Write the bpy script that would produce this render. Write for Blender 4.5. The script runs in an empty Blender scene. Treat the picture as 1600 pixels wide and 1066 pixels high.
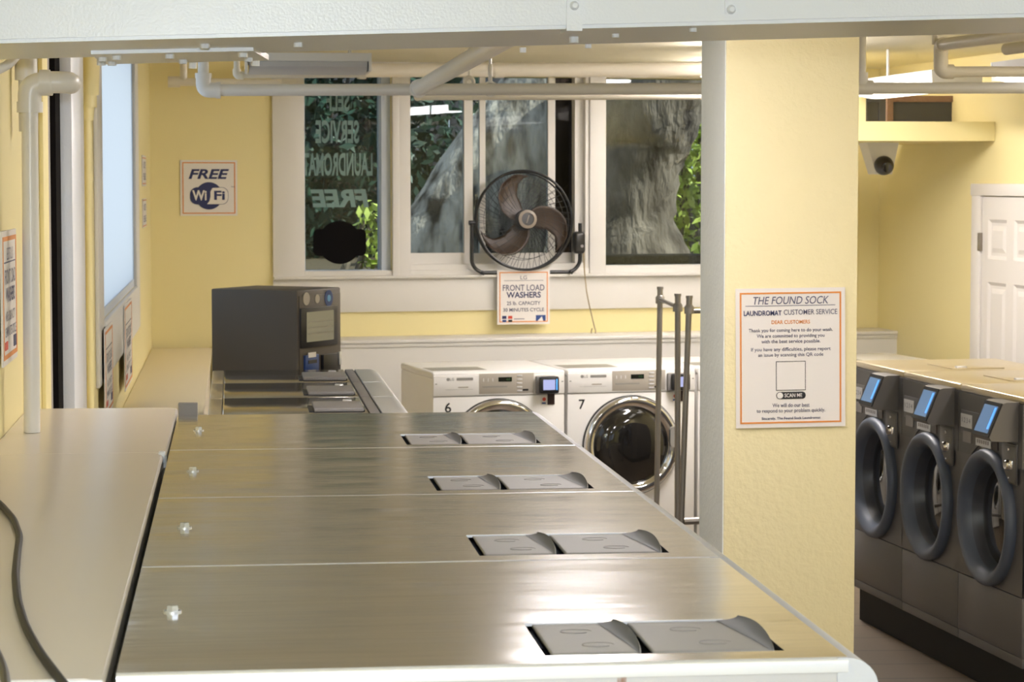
import bpy, bmesh, math, random
from mathutils import Vector, Matrix
random.seed(7)
SC = bpy.context.scene
COL = SC.collection
R = math.radians

# ---------------------------------------------------------------- camera model
F = 3815.0; CAMZ = 2.05; YAW = 0.11294; PITCH = -0.0653; ROLL = 0.000135
fw = Vector((math.sin(YAW)*math.cos(PITCH), math.cos(YAW)*math.cos(PITCH), math.sin(PITCH)))
rt = Vector((math.cos(YAW), -math.sin(YAW), 0)); up = rt.cross(fw)
rt, up = rt*math.cos(ROLL)+up*math.sin(ROLL), -rt*math.sin(ROLL)+up*math.cos(ROLL)
CAM = Vector((0, 0, CAMZ))
def ray(px, py): return rt*((px-800)/F) + up*((533-py)/F) + fw
def at(px, py, axis, v):
    d = ray(px, py); return CAM + d*((v-CAM[axis])/d[axis])
def aY(px, py, v): return at(px, py, 1, v)

cd = bpy.data.cameras.new('camera'); co = bpy.data.objects.new('camera', cd); COL.objects.link(co)
co.matrix_world = Matrix((( rt.x, up.x, -fw.x, 0), (rt.y, up.y, -fw.y, 0), (rt.z, up.z, -fw.z, CAMZ), (0, 0, 0, 1)))
cd.sensor_width = 36; cd.lens = F/1600*36; cd.clip_end = 200; cd.clip_start = .05
cd.dof.use_dof = True; cd.dof.focus_distance = 5.0; cd.dof.aperture_fstop = 22
SC.camera = co

# ---------------------------------------------------------------- materials
def lin(h):
    h = h.lstrip('#'); c = [int(h[i:i+2], 16)/255 for i in (0, 2, 4)]
    return tuple(x/12.92 if x <= .04045 else ((x+.055)/1.055)**2.4 for x in c) + (1,)
def mat(name, col, rough=.5, metal=0, bump=None, var=None, coat=0, spec=.5, emit=None, estr=0):
    """bump=(scale, strength, distance[, stretch])  var=(scale, second colour, lo, hi[, stretch])"""
    m = bpy.data.materials.new(name); m.use_nodes = True
    nt = m.node_tree; N = nt.nodes; L = nt.links; b = N['Principled BSDF']
    c = lin(col) if isinstance(col, str) else tuple(col)+(1,)
    b.inputs['Base Color'].default_value = c; b.inputs['Roughness'].default_value = rough
    b.inputs['Metallic'].default_value = metal; b.inputs['Coat Weight'].default_value = coat
    b.inputs['Specular IOR Level'].default_value = spec
    tc = N.new('ShaderNodeTexCoord')
    def noise(scale, stretch):
        mp = N.new('ShaderNodeMapping'); L.new(tc.outputs['Object'], mp.inputs['Vector'])
        mp.inputs['Scale'].default_value = stretch or (1, 1, 1)
        n = N.new('ShaderNodeTexNoise'); n.inputs['Scale'].default_value = scale
        n.inputs['Detail'].default_value = 3; L.new(mp.outputs[0], n.inputs['Vector']); return n
    if bump:
        n = noise(bump[0], bump[3] if len(bump) > 3 else None)
        bp = N.new('ShaderNodeBump'); bp.inputs['Strength'].default_value = bump[1]; bp.inputs['Distance'].default_value = bump[2]
        L.new(n.outputs[0], bp.inputs['Height']); L.new(bp.outputs[0], b.inputs['Normal'])
    if var:
        n = noise(var[0], var[4] if len(var) > 4 else None)
        mr = N.new('ShaderNodeMapRange'); mr.inputs['From Min'].default_value = var[2]; mr.inputs['From Max'].default_value = var[3]
        L.new(n.outputs[0], mr.inputs['Value'])
        mx = N.new('ShaderNodeMix'); mx.data_type = 'RGBA'
        L.new(mr.outputs[0], mx.inputs[0]); mx.inputs[6].default_value = c
        mx.inputs[7].default_value = lin(var[1]); L.new(mx.outputs[2], b.inputs['Base Color'])
    if emit:
        b.inputs['Emission Color'].default_value = lin(emit); b.inputs['Emission Strength'].default_value = estr
    return m
def glassmat(name, tint, refl=1.0, rough=0.0):
    m = bpy.data.materials.new(name); m.use_nodes = True
    nt = m.node_tree; N = nt.nodes; L = nt.links; N.clear()
    o = N.new('ShaderNodeOutputMaterial'); t = N.new('ShaderNodeBsdfTransparent'); g = N.new('ShaderNodeBsdfGlossy')
    t.inputs[0].default_value = lin(tint); g.inputs['Roughness'].default_value = rough
    fr = N.new('ShaderNodeFresnel'); fr.inputs[0].default_value = 1.5
    mu = N.new('ShaderNodeMath'); mu.operation = 'MULTIPLY'; mu.inputs[1].default_value = refl
    mx = N.new('ShaderNodeMixShader'); L.new(fr.outputs[0], mu.inputs[0]); L.new(mu.outputs[0], mx.inputs[0])
    L.new(t.outputs[0], mx.inputs[1]); L.new(g.outputs[0], mx.inputs[2]); L.new(mx.outputs[0], o.inputs[0])
    return m

M = {}
YEL = (.84, .735, .38)
M['wall'] = mat('yellow_wall_paint', YEL, .6, bump=(60, .12, .004))
M['plaster'] = mat('textured_yellow_plaster', (.83, .735, .44), .55, bump=(55, .5, .006))
M['ceil'] = mat('yellow_ceiling_paint', (.78, .73, .55), .7)
M['white'] = mat('white_trim_paint', (.75, .725, .68), .45)
M['beam'] = mat('glossy_white_beam_paint', (.81, .83, .88), .3, bump=(230, .3, .0016))
M['pvc'] = mat('white_pvc', (.80, .78, .75), .3)
M['cream'] = mat('cream_pipe_paint', (.82, .76, .64), .4)
M['ypipe'] = mat('yellow_pipe_paint', YEL, .45)
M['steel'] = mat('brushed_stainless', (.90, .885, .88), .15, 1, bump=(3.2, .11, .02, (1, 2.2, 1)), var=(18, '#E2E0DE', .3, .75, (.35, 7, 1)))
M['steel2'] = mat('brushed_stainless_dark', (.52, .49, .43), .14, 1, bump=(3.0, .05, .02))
M['steelside'] = mat('rust_spotted_zinc_side', (.62, .61, .62), .38, .5, var=(38, '#8A5A38', .66, .72, (1, 1, .35)))
M['hem'] = mat('glint_whitened_steel', (.86, .86, .88), .3, .55)  # steel whitened so the flash glint on folded edges is in the colour
M['silver'] = mat('silver_plastic', (.52, .53, .57), .4)
M['lid'] = mat('grey_lid_plastic', (.27, .255, .25), .5)
M['lip'] = mat('shade_darkened_lip_plastic', (.10, .105, .13), .55)  # shaded inner side of the lid's curl, its shade put into the colour
M['chrome'] = mat('chrome', (.85, .85, .86), .06, 1)
M['zinc'] = mat('zinc_bolt', (.72, .74, .78), .25, .6)
M['dark'] = mat('black_plastic', (.012, .012, .014), .4)
M['gap'] = mat('black_rubber', (.01, .01, .012), .5)
M['counter'] = mat('beige_laminate', (.74, .68, .62), .24, var=(4, '#DED5CA', .45, .8, (1, .3, 1)), bump=(5, .03, .01))
M['cstrip'] = mat('white_laminate_edge', (.82, .82, .84), .35)
M['lowcounter'] = mat('cream_shelf_laminate', (.86, .76, .58), .35)
M['lg'] = mat('white_enamel', (.86, .84, .81), .3)
M['lgpanel'] = mat('champagne_control_panel', (.44, .40, .34), .4)
M['lgbadge'] = mat('grey_badge', (.30, .29, .27), .4)
M['lgdip'] = mat('olive_grey_top_insert', (.28, .26, .20), .4)
M['black'] = mat('black_ink', (.012, .012, .014), .5)
M['lcd'] = mat('black_display', (.008, .010, .008), .2)
M['lcdon'] = mat('green_digits', (.02, .05, .02), .3, emit='#3A5A30', estr=.25)
M['glassdark'] = mat('dark_door_glass', (.012, .011, .010), .05, 0, coat=.6)
M['readerbox'] = mat('grey_reader_shell', (.15, .14, .13), .45)
M['bluescreen'] = mat('lit_reader_screen', (.1, .12, .2), .2, emit='#B9BEEE', estr=.8)
M['bluescreen2'] = mat('blue_reflection_reader_screen', (.1, .15, .2), .15, emit='#7FA6D8', estr=.4)  # faint glow stands for the cyan reflection on a dark screen
M['bluelight'] = mat('blue_status_light', (.05, .2, .5), .3, emit='#58A8FF', estr=1.2)
M['bank'] = mat('grey_enamel', (.115, .107, .107), .42)
M['bankpanel'] = mat('grey_control_panel', (.10, .096, .096), .45)
M['ring'] = mat('slate_blue_door_ring', (.09, .108, .15), .42)
M['ringin'] = mat('slate_inner_ring', (.06, .065, .085), .35)
M['banktop'] = mat('wall_tinted_steel_top', (.66, .57, .40), .28, .75)  # stainless; the wall's beige reflection is put into its colour
M['plinth'] = mat('black_plinth', (.010, .0095, .009), .6, spec=.2)
M['sticker'] = mat('white_sticker', (.70, .70, .71), .5)
M['kiosk'] = mat('dark_bronze_powder_coat', (.085, .070, .056), .5, bump=(220, .15, .001))
M['screen'] = mat('grey_touchscreen', (.22, .21, .17), .12, emit='#6E6E5C', estr=.30)
M['blue'] = mat('blue_print', (.02, .06, .22), .4)
M['navy'] = mat('navy_ink', (.016, .022, .10), .5)
M['greyink'] = mat('slate_ink', (.10, .10, .16), .5)
M['orange'] = mat('orange_ink', (.72, .27, .06), .5)
M['red'] = mat('red_ink', (.55, .06, .03), .5)
M['paper'] = mat('sign_white', (.80, .76, .72), .45)
M['letter'] = mat('pale_window_vinyl', (.72, .84, .74), .6)
M['fan'] = mat('black_fan_enamel', (.012, .012, .012), .35)
M['blade'] = mat('dark_brown_fan_blade', (.05, .032, .022), .4)
M['hub'] = mat('taupe_hub', (.24, .20, .16), .4)
M['floor'] = None
M['doorwhite'] = mat('white_door_paint', (.78, .74, .69), .4)
M['brass'] = mat('dull_hinge_metal', (.35, .31, .26), .35, .9)
M['rack'] = mat('grey_tubular_steel', (.30, .28, .26), .45, .8)
M['fixt'] = mat('white_fixture_enamel', (.78, .77, .74), .4)
M['lamp'] = mat('added_lamp_diffuser', (.9, .9, .9), .4, emit='#E6EEFF', estr=30)  # diffuser of the lamps added in front of the beam
M['lamp2'] = mat('lit_lamp_diffuser_dimmer', (.9, .9, .9), .4, emit='#FFF6EA', estr=3)
M['lamp3'] = mat('added_lamp_diffuser_bright', (.9, .9, .9), .4, emit='#FFF8F8', estr=31)  # diffuser of lamps added behind the beam and column
M['lamp4'] = mat('added_lamp_diffuser_brightest', (.9, .9, .9), .4, emit='#FFF8F6', estr=68)  # strongest diffuser, for a lamp added behind the column
M['lens'] = mat('unlit_grey_diffuser', (.56, .56, .57), .45)
M['glass'] = glassmat('window_glass', '#E6EEF0', .7)
M['winblue'] = mat('daylight_blue_vinyl_frame', (.62, .69, .80), .4)  # blue daylight on the window jambs put into the frame colour
M['shade'] = mat('dark_wire_screen', (.03, .028, .028), .6)
M['board'] = mat('dark_slate_board', (.045, .047, .055), .5)
M['carved'] = mat('carved_brown_frame', (.20, .12, .085), .6, bump=(30, .8, .02))
M['bark'] = mat('grey_bark', (.20, .165, .13), .9, bump=(14, .9, .06, (1, 1, .3)), var=(5, '#352C24', .4, .7, (1, 1, .4)))
M['bark2'] = mat('sun_streaked_bark', (.46, .42, .36), .9, bump=(9, .9, .08, (1, 1, .3)), var=(5, '#2C261F', .40, .62, (1.6, 1, .35)))  # pale streaks stand for sun dapples and reflections, put into the bark
M['leafy'] = mat('sunlit_leaves', (.44, .54, .10), .5, var=(3, '#6C8A24', .4, .7))  # sun through the leaves put in as a lighter green
M['leafd'] = mat('dark_leaves', (.022, .065, .040), .5, var=(2, '#16301E', .4, .65))
M['soil'] = mat('brown_leaf_litter', (.07, .05, .025), .9, bump=(20, .8, .05))
M['fence'] = mat('weathered_grey_boards', (.085, .085, .095), .8, var=(2, '#2F3138', .35, .7, (4, 1, .2)))
M['matte'] = mat('matte_black_film', (.008, .007, .007), .9, spec=.05)
def floor_mat():
    m = bpy.data.materials.new('brown_floor_tile'); m.use_nodes = True; nt = m.node_tree; N = nt.nodes; L = nt.links
    b = N['Principled BSDF']; tc = N.new('ShaderNodeTexCoord'); br = N.new('ShaderNodeTexBrick')
    mp = N.new('ShaderNodeMapping'); mp.inputs['Rotation'].default_value = (0, 0, R(4)); L.new(tc.outputs['Object'], mp.inputs[0]); L.new(mp.outputs[0], br.inputs['Vector'])
    br.offset = 0; br.inputs['Scale'].default_value = 1; br.inputs['Brick Width'].default_value = .6; br.inputs['Row Height'].default_value = .3
    br.inputs['Mortar Size'].default_value = .006
    br.inputs['Color1'].default_value = (.13, .095, .062, 1); br.inputs['Color2'].default_value = (.12, .088, .058, 1); br.inputs['Mortar'].default_value = (.05, .038, .028, 1)
    L.new(br.outputs[0], b.inputs['Base Color']); b.inputs['Roughness'].default_value = .45
    return m
M['floor'] = floor_mat()

# ---------------------------------------------------------------- mesh builder
class MB:
    def __init__(s, T=None): s.bm = bmesh.new(); s.T = T
    def _v(s, p):
        p = Vector(p); return s.bm.verts.new(s.T @ p if s.T else p)
    def face(s, pts):
        try: return s.bm.faces.new([s._v(p) for p in pts])
        except ValueError: return None
    def box(s, x0, x1, y0, y1, z0, z1, bev=0, seg=2):
        P = [s._v(p) for p in ((x0,y0,z0),(x1,y0,z0),(x1,y1,z0),(x0,y1,z0),(x0,y0,z1),(x1,y0,z1),(x1,y1,z1),(x0,y1,z1))]
        fs = [s.bm.faces.new([P[i] for i in q]) for q in ((3,2,1,0),(4,5,6,7),(0,1,5,4),(1,2,6,5),(2,3,7,6),(3,0,4,7))]
        if bev:
            es = list({e for f in fs for e in f.edges})
            bmesh.ops.bevel(s.bm, geom=es, offset=bev, segments=seg, affect='EDGES', profile=.5)
        return s
    def prism(s, poly, d0, d1, axis='y', bev=0):
        """polygon in the two other axes, extruded along axis"""
        def mk(a, b, d): return {'y': (a, d, b), 'x': (d, a, b), 'z': (a, b, d)}[axis]
        A = [s._v(mk(a, b, d0)) for a, b in poly]; B = [s._v(mk(a, b, d1)) for a, b in poly]
        n = len(poly); s.bm.faces.new(A); s.bm.faces.new(B[::-1])
        for i in range(n): s.bm.faces.new((A[i], B[i], B[(i+1) % n], A[(i+1) % n]))
        return s
    def ring(s, path, profile_r, seg=12, closed=False, caps=True):
        pts = [Vector(p) for p in path]; n = len(pts); rows = []; prev = None
        for i, p in enumerate(pts):
            a = pts[i-1] if (i or closed) else p; b = pts[(i+1) % n] if (i < n-1 or closed) else p
            t = (b-a).normalized()
            if prev is None:
                q = Vector((0, 0, 1)) if abs(t.z) < .9 else Vector((1, 0, 0)); x = t.cross(q).normalized()
            else: x = (prev - t*prev.dot(t)).normalized()
            prev = x; y = t.cross(x); r = profile_r[i] if isinstance(profile_r, (list, tuple)) else profile_r
            rows.append([s._v(p + (x*math.cos(k*2*math.pi/seg) + y*math.sin(k*2*math.pi/seg))*r) for k in range(seg)])
        for i in range(n if closed else n-1):
            A, B = rows[i], rows[(i+1) % n]
            for k in range(seg): s.bm.faces.new((A[k], A[(k+1) % seg], B[(k+1) % seg], B[k]))
        if caps and not closed: s.bm.faces.new(rows[0][::-1]); s.bm.faces.new(rows[-1])
        return s
    def cyl(s, p0, p1, r, seg=20, r2=None): return s.ring([p0, p1], [r, r if r2 is None else r2], seg)
    def lathe(s, prof, origin, axis, seg=48, close=False):
        """prof = [(radius, distance along axis)]"""
        o = Vector(origin); a = Vector(axis).normalized(); q = Vector((0, 0, 1)) if abs(a.z) < .9 else Vector((1, 0, 0))
        x = a.cross(q).normalized(); y = a.cross(x); rows = []
        for r, h in prof:
            if r < 1e-6: rows.append([s._v(o+a*h)])
            else: rows.append([s._v(o+a*h+(x*math.cos(k*2*math.pi/seg)+y*math.sin(k*2*math.pi/seg))*r) for k in range(seg)])
        if close: rows.append(rows[0])
        for A, B in zip(rows, rows[1:]):
            for k in range(seg):
                k2 = (k+1) % seg
                f = [A[k % len(A)]] + ([A[k2]] if len(A) > 1 else []) + ([B[k2]] if len(B) > 1 else []) + [B[k % len(B)]]
                f = list(dict.fromkeys(f))
                if len(f) > 2:
                    try: s.bm.faces.new(f)
                    except ValueError: pass
        return s
    def grid(s, fn, nu, nv, thick=0):
        V = [[s._v(fn(i/nu, j/nv)) for j in range(nv+1)] for i in range(nu+1)]
        for i in range(nu):
            for j in range(nv): s.bm.faces.new((V[i][j], V[i+1][j], V[i+1][j+1], V[i][j+1]))
        return s
    def build(s, name, m, parent=None, smooth=35, label=None, solid=0):
        bmesh.ops.recalc_face_normals(s.bm, faces=s.bm.faces)
        me = bpy.data.meshes.new(name); s.bm.to_mesh(me); s.bm.free()
        if smooth:
            me.shade_smooth(); me.set_sharp_from_angle(angle=R(smooth))
        me.materials.append(M[m] if isinstance(m, str) else m)
        o = bpy.data.objects.new(name, me); COL.objects.link(o)
        if parent is not None: o.parent = parent
        if label: o['label'] = label
        if solid:
            md = o.modifiers.new('solid', 'SOLIDIFY'); md.thickness = solid; md.offset = 0
        return o
def tag(o, label, cat, group=None, kind=None):
    if label: o['label'] = label
    if cat: o['category'] = cat
    if group: o['group'] = group
    if kind: o['kind'] = kind
    return o
def thing(name, label, cat, loc=(0, 0, 0), rz=0, group=None):
    o = bpy.data.objects.new(name, None); COL.objects.link(o); o.empty_display_size = .1
    o.location = loc; o.rotation_euler = (0, 0, rz); return tag(o, label, cat, group)
def struct(o, label=None, cat=None): o['kind'] = 'structure'; return tag(o, label, cat)
def sempty(name, label, cat, loc=(0, 0, 0), rz=0): return struct(thing(name, label, cat, loc, rz))
def copy_tree(o, parent=None, only=None):
    c = o.copy(); COL.objects.link(c)
    if parent is not None: c.parent = parent
    for ch in list(o.children): copy_tree(ch, c)
    return c
def text(name, lines, m, parent, y=-.0035, bold=0, shear=0, mirror=False, T=None):
    """lines = [(text, centre x, centre z, width, height)] flat lettering in the local xz plane, facing -y"""
    bm = bmesh.new()
    for body, cx, cz, w, h in lines:
        cu = bpy.data.curves.new('t', 'FONT'); cu.body = body; cu.size = 1; cu.offset = bold; cu.shear = shear; cu.resolution_u = 3
        to = bpy.data.objects.new('t', cu); COL.objects.link(to)
        dg = bpy.context.evaluated_depsgraph_get(); me = bpy.data.meshes.new_from_object(to.evaluated_get(dg))
        bpy.data.objects.remove(to); bpy.data.curves.remove(cu)
        if not me.vertices: continue
        xs = [v.co.x for v in me.vertices]; ys = [v.co.y for v in me.vertices]
        x0, x1, y0, y1 = min(xs), max(xs), min(ys), max(ys)
        for v in me.vertices:
            fx = ((v.co.x-x0)/max(x1-x0, 1e-6)-.5)*w; fz = ((v.co.y-y0)/max(y1-y0, 1e-6)-.5)*h
            v.co = ((-fx if mirror else fx)+cx, y, fz+cz)
        bm.from_mesh(me); bpy.data.meshes.remove(me)
    if T: bmesh.ops.transform(bm, matrix=T, verts=bm.verts)
    me = bpy.data.meshes.new(name); bm.to_mesh(me); bm.free(); me.materials.append(M[m])
    o = bpy.data.objects.new(name, me); COL.objects.link(o)
    if parent is not None: o.parent = parent
    return o
def arc(cx, cy, r, a0, a1, n=8): return [(cx+r*math.cos(R(a0+(a1-a0)*i/n)), cy+r*math.sin(R(a0+(a1-a0)*i/n))) for i in range(n+1)]
def rrect(cx, cz, w, h, r, n=6):
    x, z = w/2-r, h/2-r
    return arc(cx+x, cz+z, r, 0, 90, n)+arc(cx-x, cz+z, r, 90, 180, n)+arc(cx-x, cz-z, r, 180, 270, n)+arc(cx+x, cz-z, r, 270, 360, n)
def fillet(pts, r, n=6):
    P = [Vector(p) for p in pts]; out = [P[0]]
    for a, b, c in zip(P, P[1:], P[2:]):
        u = (a-b).normalized(); v = (c-b).normalized(); k = min(r, (a-b).length*.49, (c-b).length*.49)
        s, e = b+u*k, b+v*k
        for i in range(n+1):
            t = i/n; out.append(s*(1-t)**2 + b*2*t*(1-t) + e*t*t)
    return out+[P[-1]]

# ---------------------------------------------------------------- the room
TH = R(9.0); B0 = Vector((-.475, 14.0, 0)); BU = Vector((math.cos(TH), math.sin(TH), 0)); BN = Vector((math.sin(TH), -math.cos(TH), 0))
LWX = -.474; CEIL = 2.74; FRONT = -3.2
RK = -.0796; RA = Vector((3.94, 14.70, 0))
def bw(s, off=0, z=0): return B0 + BU*s + BN*off + Vector((0, 0, z))
def rwx(y): return RA.x + RK*(y-RA.y)
TB = Matrix.Translation(B0) @ Matrix.Rotation(TH, 4, 'Z')      # back wall frame: x along the wall, -y into the room
CORNER_S = 4.536

b = MB(); b.face([(-.7, FRONT, 0), (6, FRONT, 0), (6, 15.2, 0), (-.7, 15.2, 0)]); struct(b.build('floor', 'floor', smooth=0), 'brown tiled floor of the laundry room', 'floor')
b = MB(); b.box(-.7, 6, FRONT, 15.2, CEIL, CEIL+.1); struct(b.build('ceiling', 'ceil', smooth=0), 'yellow painted ceiling behind the white beam', 'ceiling')

def wall_holes(name, m, T, x0, x1, z0, z1, holes, y0, y1, label):
    """a slab in the local xz plane with rectangular holes"""
    xs = sorted({x0, x1, *[h[0] for h in holes], *[h[1] for h in holes]}); zs = sorted({z0, z1, *[h[2] for h in holes], *[h[3] for h in holes]})
    def hole(cx, cz): return any(h[0] < cx < h[1] and h[2] < cz < h[3] for h in holes)
    b = MB(T)
    for xa, xb in zip(xs, xs[1:]):
        for za, zb in zip(zs, zs[1:]):
            if hole((xa+xb)/2, (za+zb)/2): continue
            for y in (y0, y1): b.face([(xa, y, za), (xb, y, za), (xb, y, zb), (xa, y, zb)])
    for h in holes:
        b.face([(h[0], y0, h[2]), (h[0], y1, h[2]), (h[0], y1, h[3]), (h[0], y0, h[3])]); b.face([(h[1], y0, h[2]), (h[1], y1, h[2]), (h[1], y1, h[3]), (h[1], y0, h[3])])
        b.face([(h[0], y0, h[2]), (h[1], y0, h[2]), (h[1], y1, h[2]), (h[0], y1, h[2])]); b.face([(h[0], y0, h[3]), (h[1], y0, h[3]), (h[1], y1, h[3]), (h[0], y1, h[3])])
    bmesh.ops.remove_doubles(b.bm, verts=b.bm.verts, dist=1e-4)
    return struct(b.build(name, m, smooth=0), label, 'wall')
ZT = 2.665
O1 = (.883, 1.40, 1.52, ZT); O2 = (1.507, 2.655, 1.53, ZT); O3 = (2.701, 3.46, 1.535, ZT)
wall_holes('wall_back', 'wall', TB, -.3, 5.2, 0, CEIL, [O1, O2, O3], 0, .2, 'yellow back wall with the windows onto the trees')
TL = Matrix.Translation((LWX, 0, 0)) @ Matrix.Rotation(R(90), 4, 'Z')      # left wall: local x = world y, -y = into the room
O4 = (8.72, 11.66, 1.555, 2.66)
wall_holes('wall_left', 'wall', TL, FRONT, 14.2, 0, CEIL, [O4], 0, .2, 'yellow left wall beside the long counter')
RANG = math.atan2(-1, -RK)      # right wall: local x runs towards the camera, -y into the room
TR = Matrix.Translation(RA) @ Matrix.Rotation(RANG, 4, 'Z')
wall_holes('wall_right', 'wall', TR, -.6, 18.0, 0, CEIL, [], 0, .15, 'yellow right wall with the white panelled door')
TF = Matrix.Translation((0, FRONT, 0)) @ Matrix.Rotation(R(180), 4, 'Z')
wall_holes('wall_front', 'wall', TF, -6, .7, 0, CEIL, [(-4.6, -.1, .7, 2.4)], 0, .2, 'yellow wall behind the camera with a wide shop window')

# column and beam
c0 = aY(1131, 700, 7.5); c1 = aY(1337.5, 700, 7.5)
b = MB(); b.box(c0.x, c1.x, 7.5, 7.5+.395, 0, CEIL, .006)
colo = b.build('column', 'plaster', smooth=30)
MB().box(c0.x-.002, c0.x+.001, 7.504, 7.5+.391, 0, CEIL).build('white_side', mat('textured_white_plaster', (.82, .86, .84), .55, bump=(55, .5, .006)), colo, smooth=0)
struct(colo, 'square yellow plastered column carrying the customer notice', 'column')
BY = 3.8; BY2 = 4.285
def beam_z(x): return 2.2595 + (x+.364)*.0322
beam = sempty('ceiling_beam', 'white painted boxed beam across the top of the view', 'beam')
b = MB()
xa, xb = LWX+.002, 4.6
for y in (BY, BY2):
    pass
P = [(xa, BY, beam_z(xa)), (xb, BY, beam_z(xb)), (xb, BY2, beam_z(xb)), (xa, BY2, beam_z(xa)), (xa, BY, CEIL), (xb, BY, CEIL), (xb, BY2, CEIL), (xa, BY2, CEIL)]
vs = [b._v(p) for p in P]
for q in ((3,2,1,0),(0,1,5,4),(1,2,6,5),(2,3,7,6),(3,0,4,7)): b.bm.faces.new([vs[i] for i in q])
bmesh.ops.bevel(b.bm, geom=[e for e in b.bm.edges if abs(e.verts[0].co.z-e.verts[1].co.z) < .3 and max(v.co.z for v in e.verts) < CEIL-.1], offset=.006, segments=2, affect='EDGES')
b.build('box_casing', 'beam', beam)
def onbeam(px, py):      # point on the sloping underside
    d = ray(px, py); t = (beam_z(0)-CAMZ)/(d.z-d.x*.0322); p = CAM+d*t; return p
# plate on the underside with its bolts
b = MB(); pl = [onbeam(*q) for q in ((142, 79), (396, 74), (420, 89), (160, 95.5))]
lo = [p-Vector((0, 0, .006)) for p in pl]; hi = [p+Vector((0, 0, .004)) for p in pl]
vl = [b._v(p) for p in lo]; vh = [b._v(p) for p in hi]
b.bm.faces.new(vl); b.bm.faces.new(vh[::-1])
for i in range(4): b.bm.faces.new((vl[i], vl[(i+1) % 4], vh[(i+1) % 4], vh[i]))
b.build('cover_plate', 'beam', beam, smooth=0)
for px, py in ((160, 84), (182, 81.5), (158, 90.5), (175, 91), (265, 79.5), (380, 77.5), (388, 85), (399, 92), (286, 88), (320, 69), (466, 67), (301, 96)):
    p = onbeam(px, py); z = .006 if 140 < px < 415 and py > 76 else 0
    MB().cyl(p+Vector((0, 0, .003)), p-Vector((0, 0, z+.007)), .0075, 8).build('bolt', 'beam', beam)
b = MB(); s0 = aY(885, 30, BY); s1 = aY(909.5, 30, BY)
b.box(s0.x, s1.x, BY-.0035, BY+.001, beam_z(s0.x)-.0035, CEIL); b.box(s0.x, s1.x, BY, BY+.07, beam_z(s0.x)-.0035, beam_z(s0.x)+.002)
b.build('strap', 'beam', beam, smooth=0)
for px, py in ((897, 9), (1142, 15)):
    p = aY(px, py, BY); MB().lathe([(0, .008), (.004, .0075), (.0065, .004), (.0075, 0)], (p.x, BY-.003, p.z), (0, -1, 0), 16).build('bolt', 'beam', beam)
q0, q1 = aY(1132, 0, BY), aY(1157, 22, BY); MB().box(q0.x, q1.x, BY-.003, BY+.002, q1.z, CEIL-.3).build('strap', 'beam', beam, smooth=0)
q0, q1 = aY(951, 0, BY), aY(1100, 40, BY)
b = MB(); b.box(q0.x, q0.x+.004, BY-.001, BY+.002, q1.z+.004, CEIL-.3); b.build('tape_seam', 'beam', beam, smooth=0)
p = onbeam(897, 57.5); MB().cyl(p+Vector((0, 0, .003)), p-Vector((0, 0, .010)), .008, 8).build('bolt', 'beam', beam)
for px, py in ((962, 53), (919, 70), (817, 77), (1083, 44)):
    p = onbeam(px, py); MB().cyl(p+Vector((0, 0, .003)), p-Vector((0, 0, .006)), .006, 8).build('bolt', 'beam', beam)

# ---------------------------------------------------------------- windows in the back wall
def frame_ring(b, x0, x1, z0, z1, w, y0, y1, wb=None):
    wb = wb or w
    b.box(x0, x0+w, y0, y1, z0, z1); b.box(x1-w, x1, y0, y1, z0, z1); b.box(x0+w, x1-w, y0, y1, z0, z0+wb); b.box(x0+w, x1-w, y0, y1, z1-w, z1)
W1 = sempty('window_1', 'left back window with the reversed lettering', 'window', B0, TH)
b = MB(); b.box(.883, 1.40, -.001, .14, 1.515, 1.535); b.box(1.346, 1.40, .03, .14, 1.535, ZT); b.box(.881, .889, -.001, .14, 1.535, ZT); b.build('window_frame', 'winblue', W1, smooth=0)
MB().box(.889, 1.346, .10, .106, 1.535, ZT).build('pane', 'glass', W1, smooth=0)
W2 = sempty('window_2', 'middle sliding back window behind the black fan', 'window', B0, TH)
b = MB(); b.box(1.507, 2.655, -.001, .15, 1.525, 1.565); b.box(1.507, 1.52, .03, .15, 1.565, ZT); b.box(2.525, 2.655, .035, .15, 1.565, ZT); b.build('window_frame', 'white', W2, smooth=0)
b = MB(); b.box(1.52, 1.90, .05, .085, 1.565, 1.63); b.box(1.848, 1.90, .045, .09, 1.63, ZT); b.build('sash', 'white', W2, smooth=0)
b = MB(); b.box(1.90, 2.525, .085, .115, 1.565, 1.625); b.box(2.372, 2.416, .08, .12, 1.625, ZT); b.box(1.955, 1.99, .095, .125, 1.625, ZT); b.build('sash', 'white', W2, smooth=0)
MB().box(1.52, 1.848, .068, .073, 1.63, ZT).build('pane', 'glass', W2, smooth=0)
MB().box(1.90, 2.372, .1, .105, 1.625, ZT).build('pane', 'glass', W2, smooth=0)
MB().box(2.416, 2.525, .10, .104, 1.625, ZT).build('insect_screen', glassmat('insect_screen', '#8A8480', .3), W2, smooth=0)
W3 = sempty('window_3', 'right back window showing a thick tree trunk', 'window', B0, TH)
b = MB(); b.box(2.701, 3.46, -.001, .14, 1.53, 1.548); b.box(2.701, 2.709, .04, .14, 1.548, ZT); b.box(3.41, 3.46, .04, .14, 1.548, ZT); b.build('window_frame', 'white', W3, smooth=0)
MB().box(2.709, 3.41, .09, .095, 1.548, ZT).build('pane', 'glass', W3, smooth=0)
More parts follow.
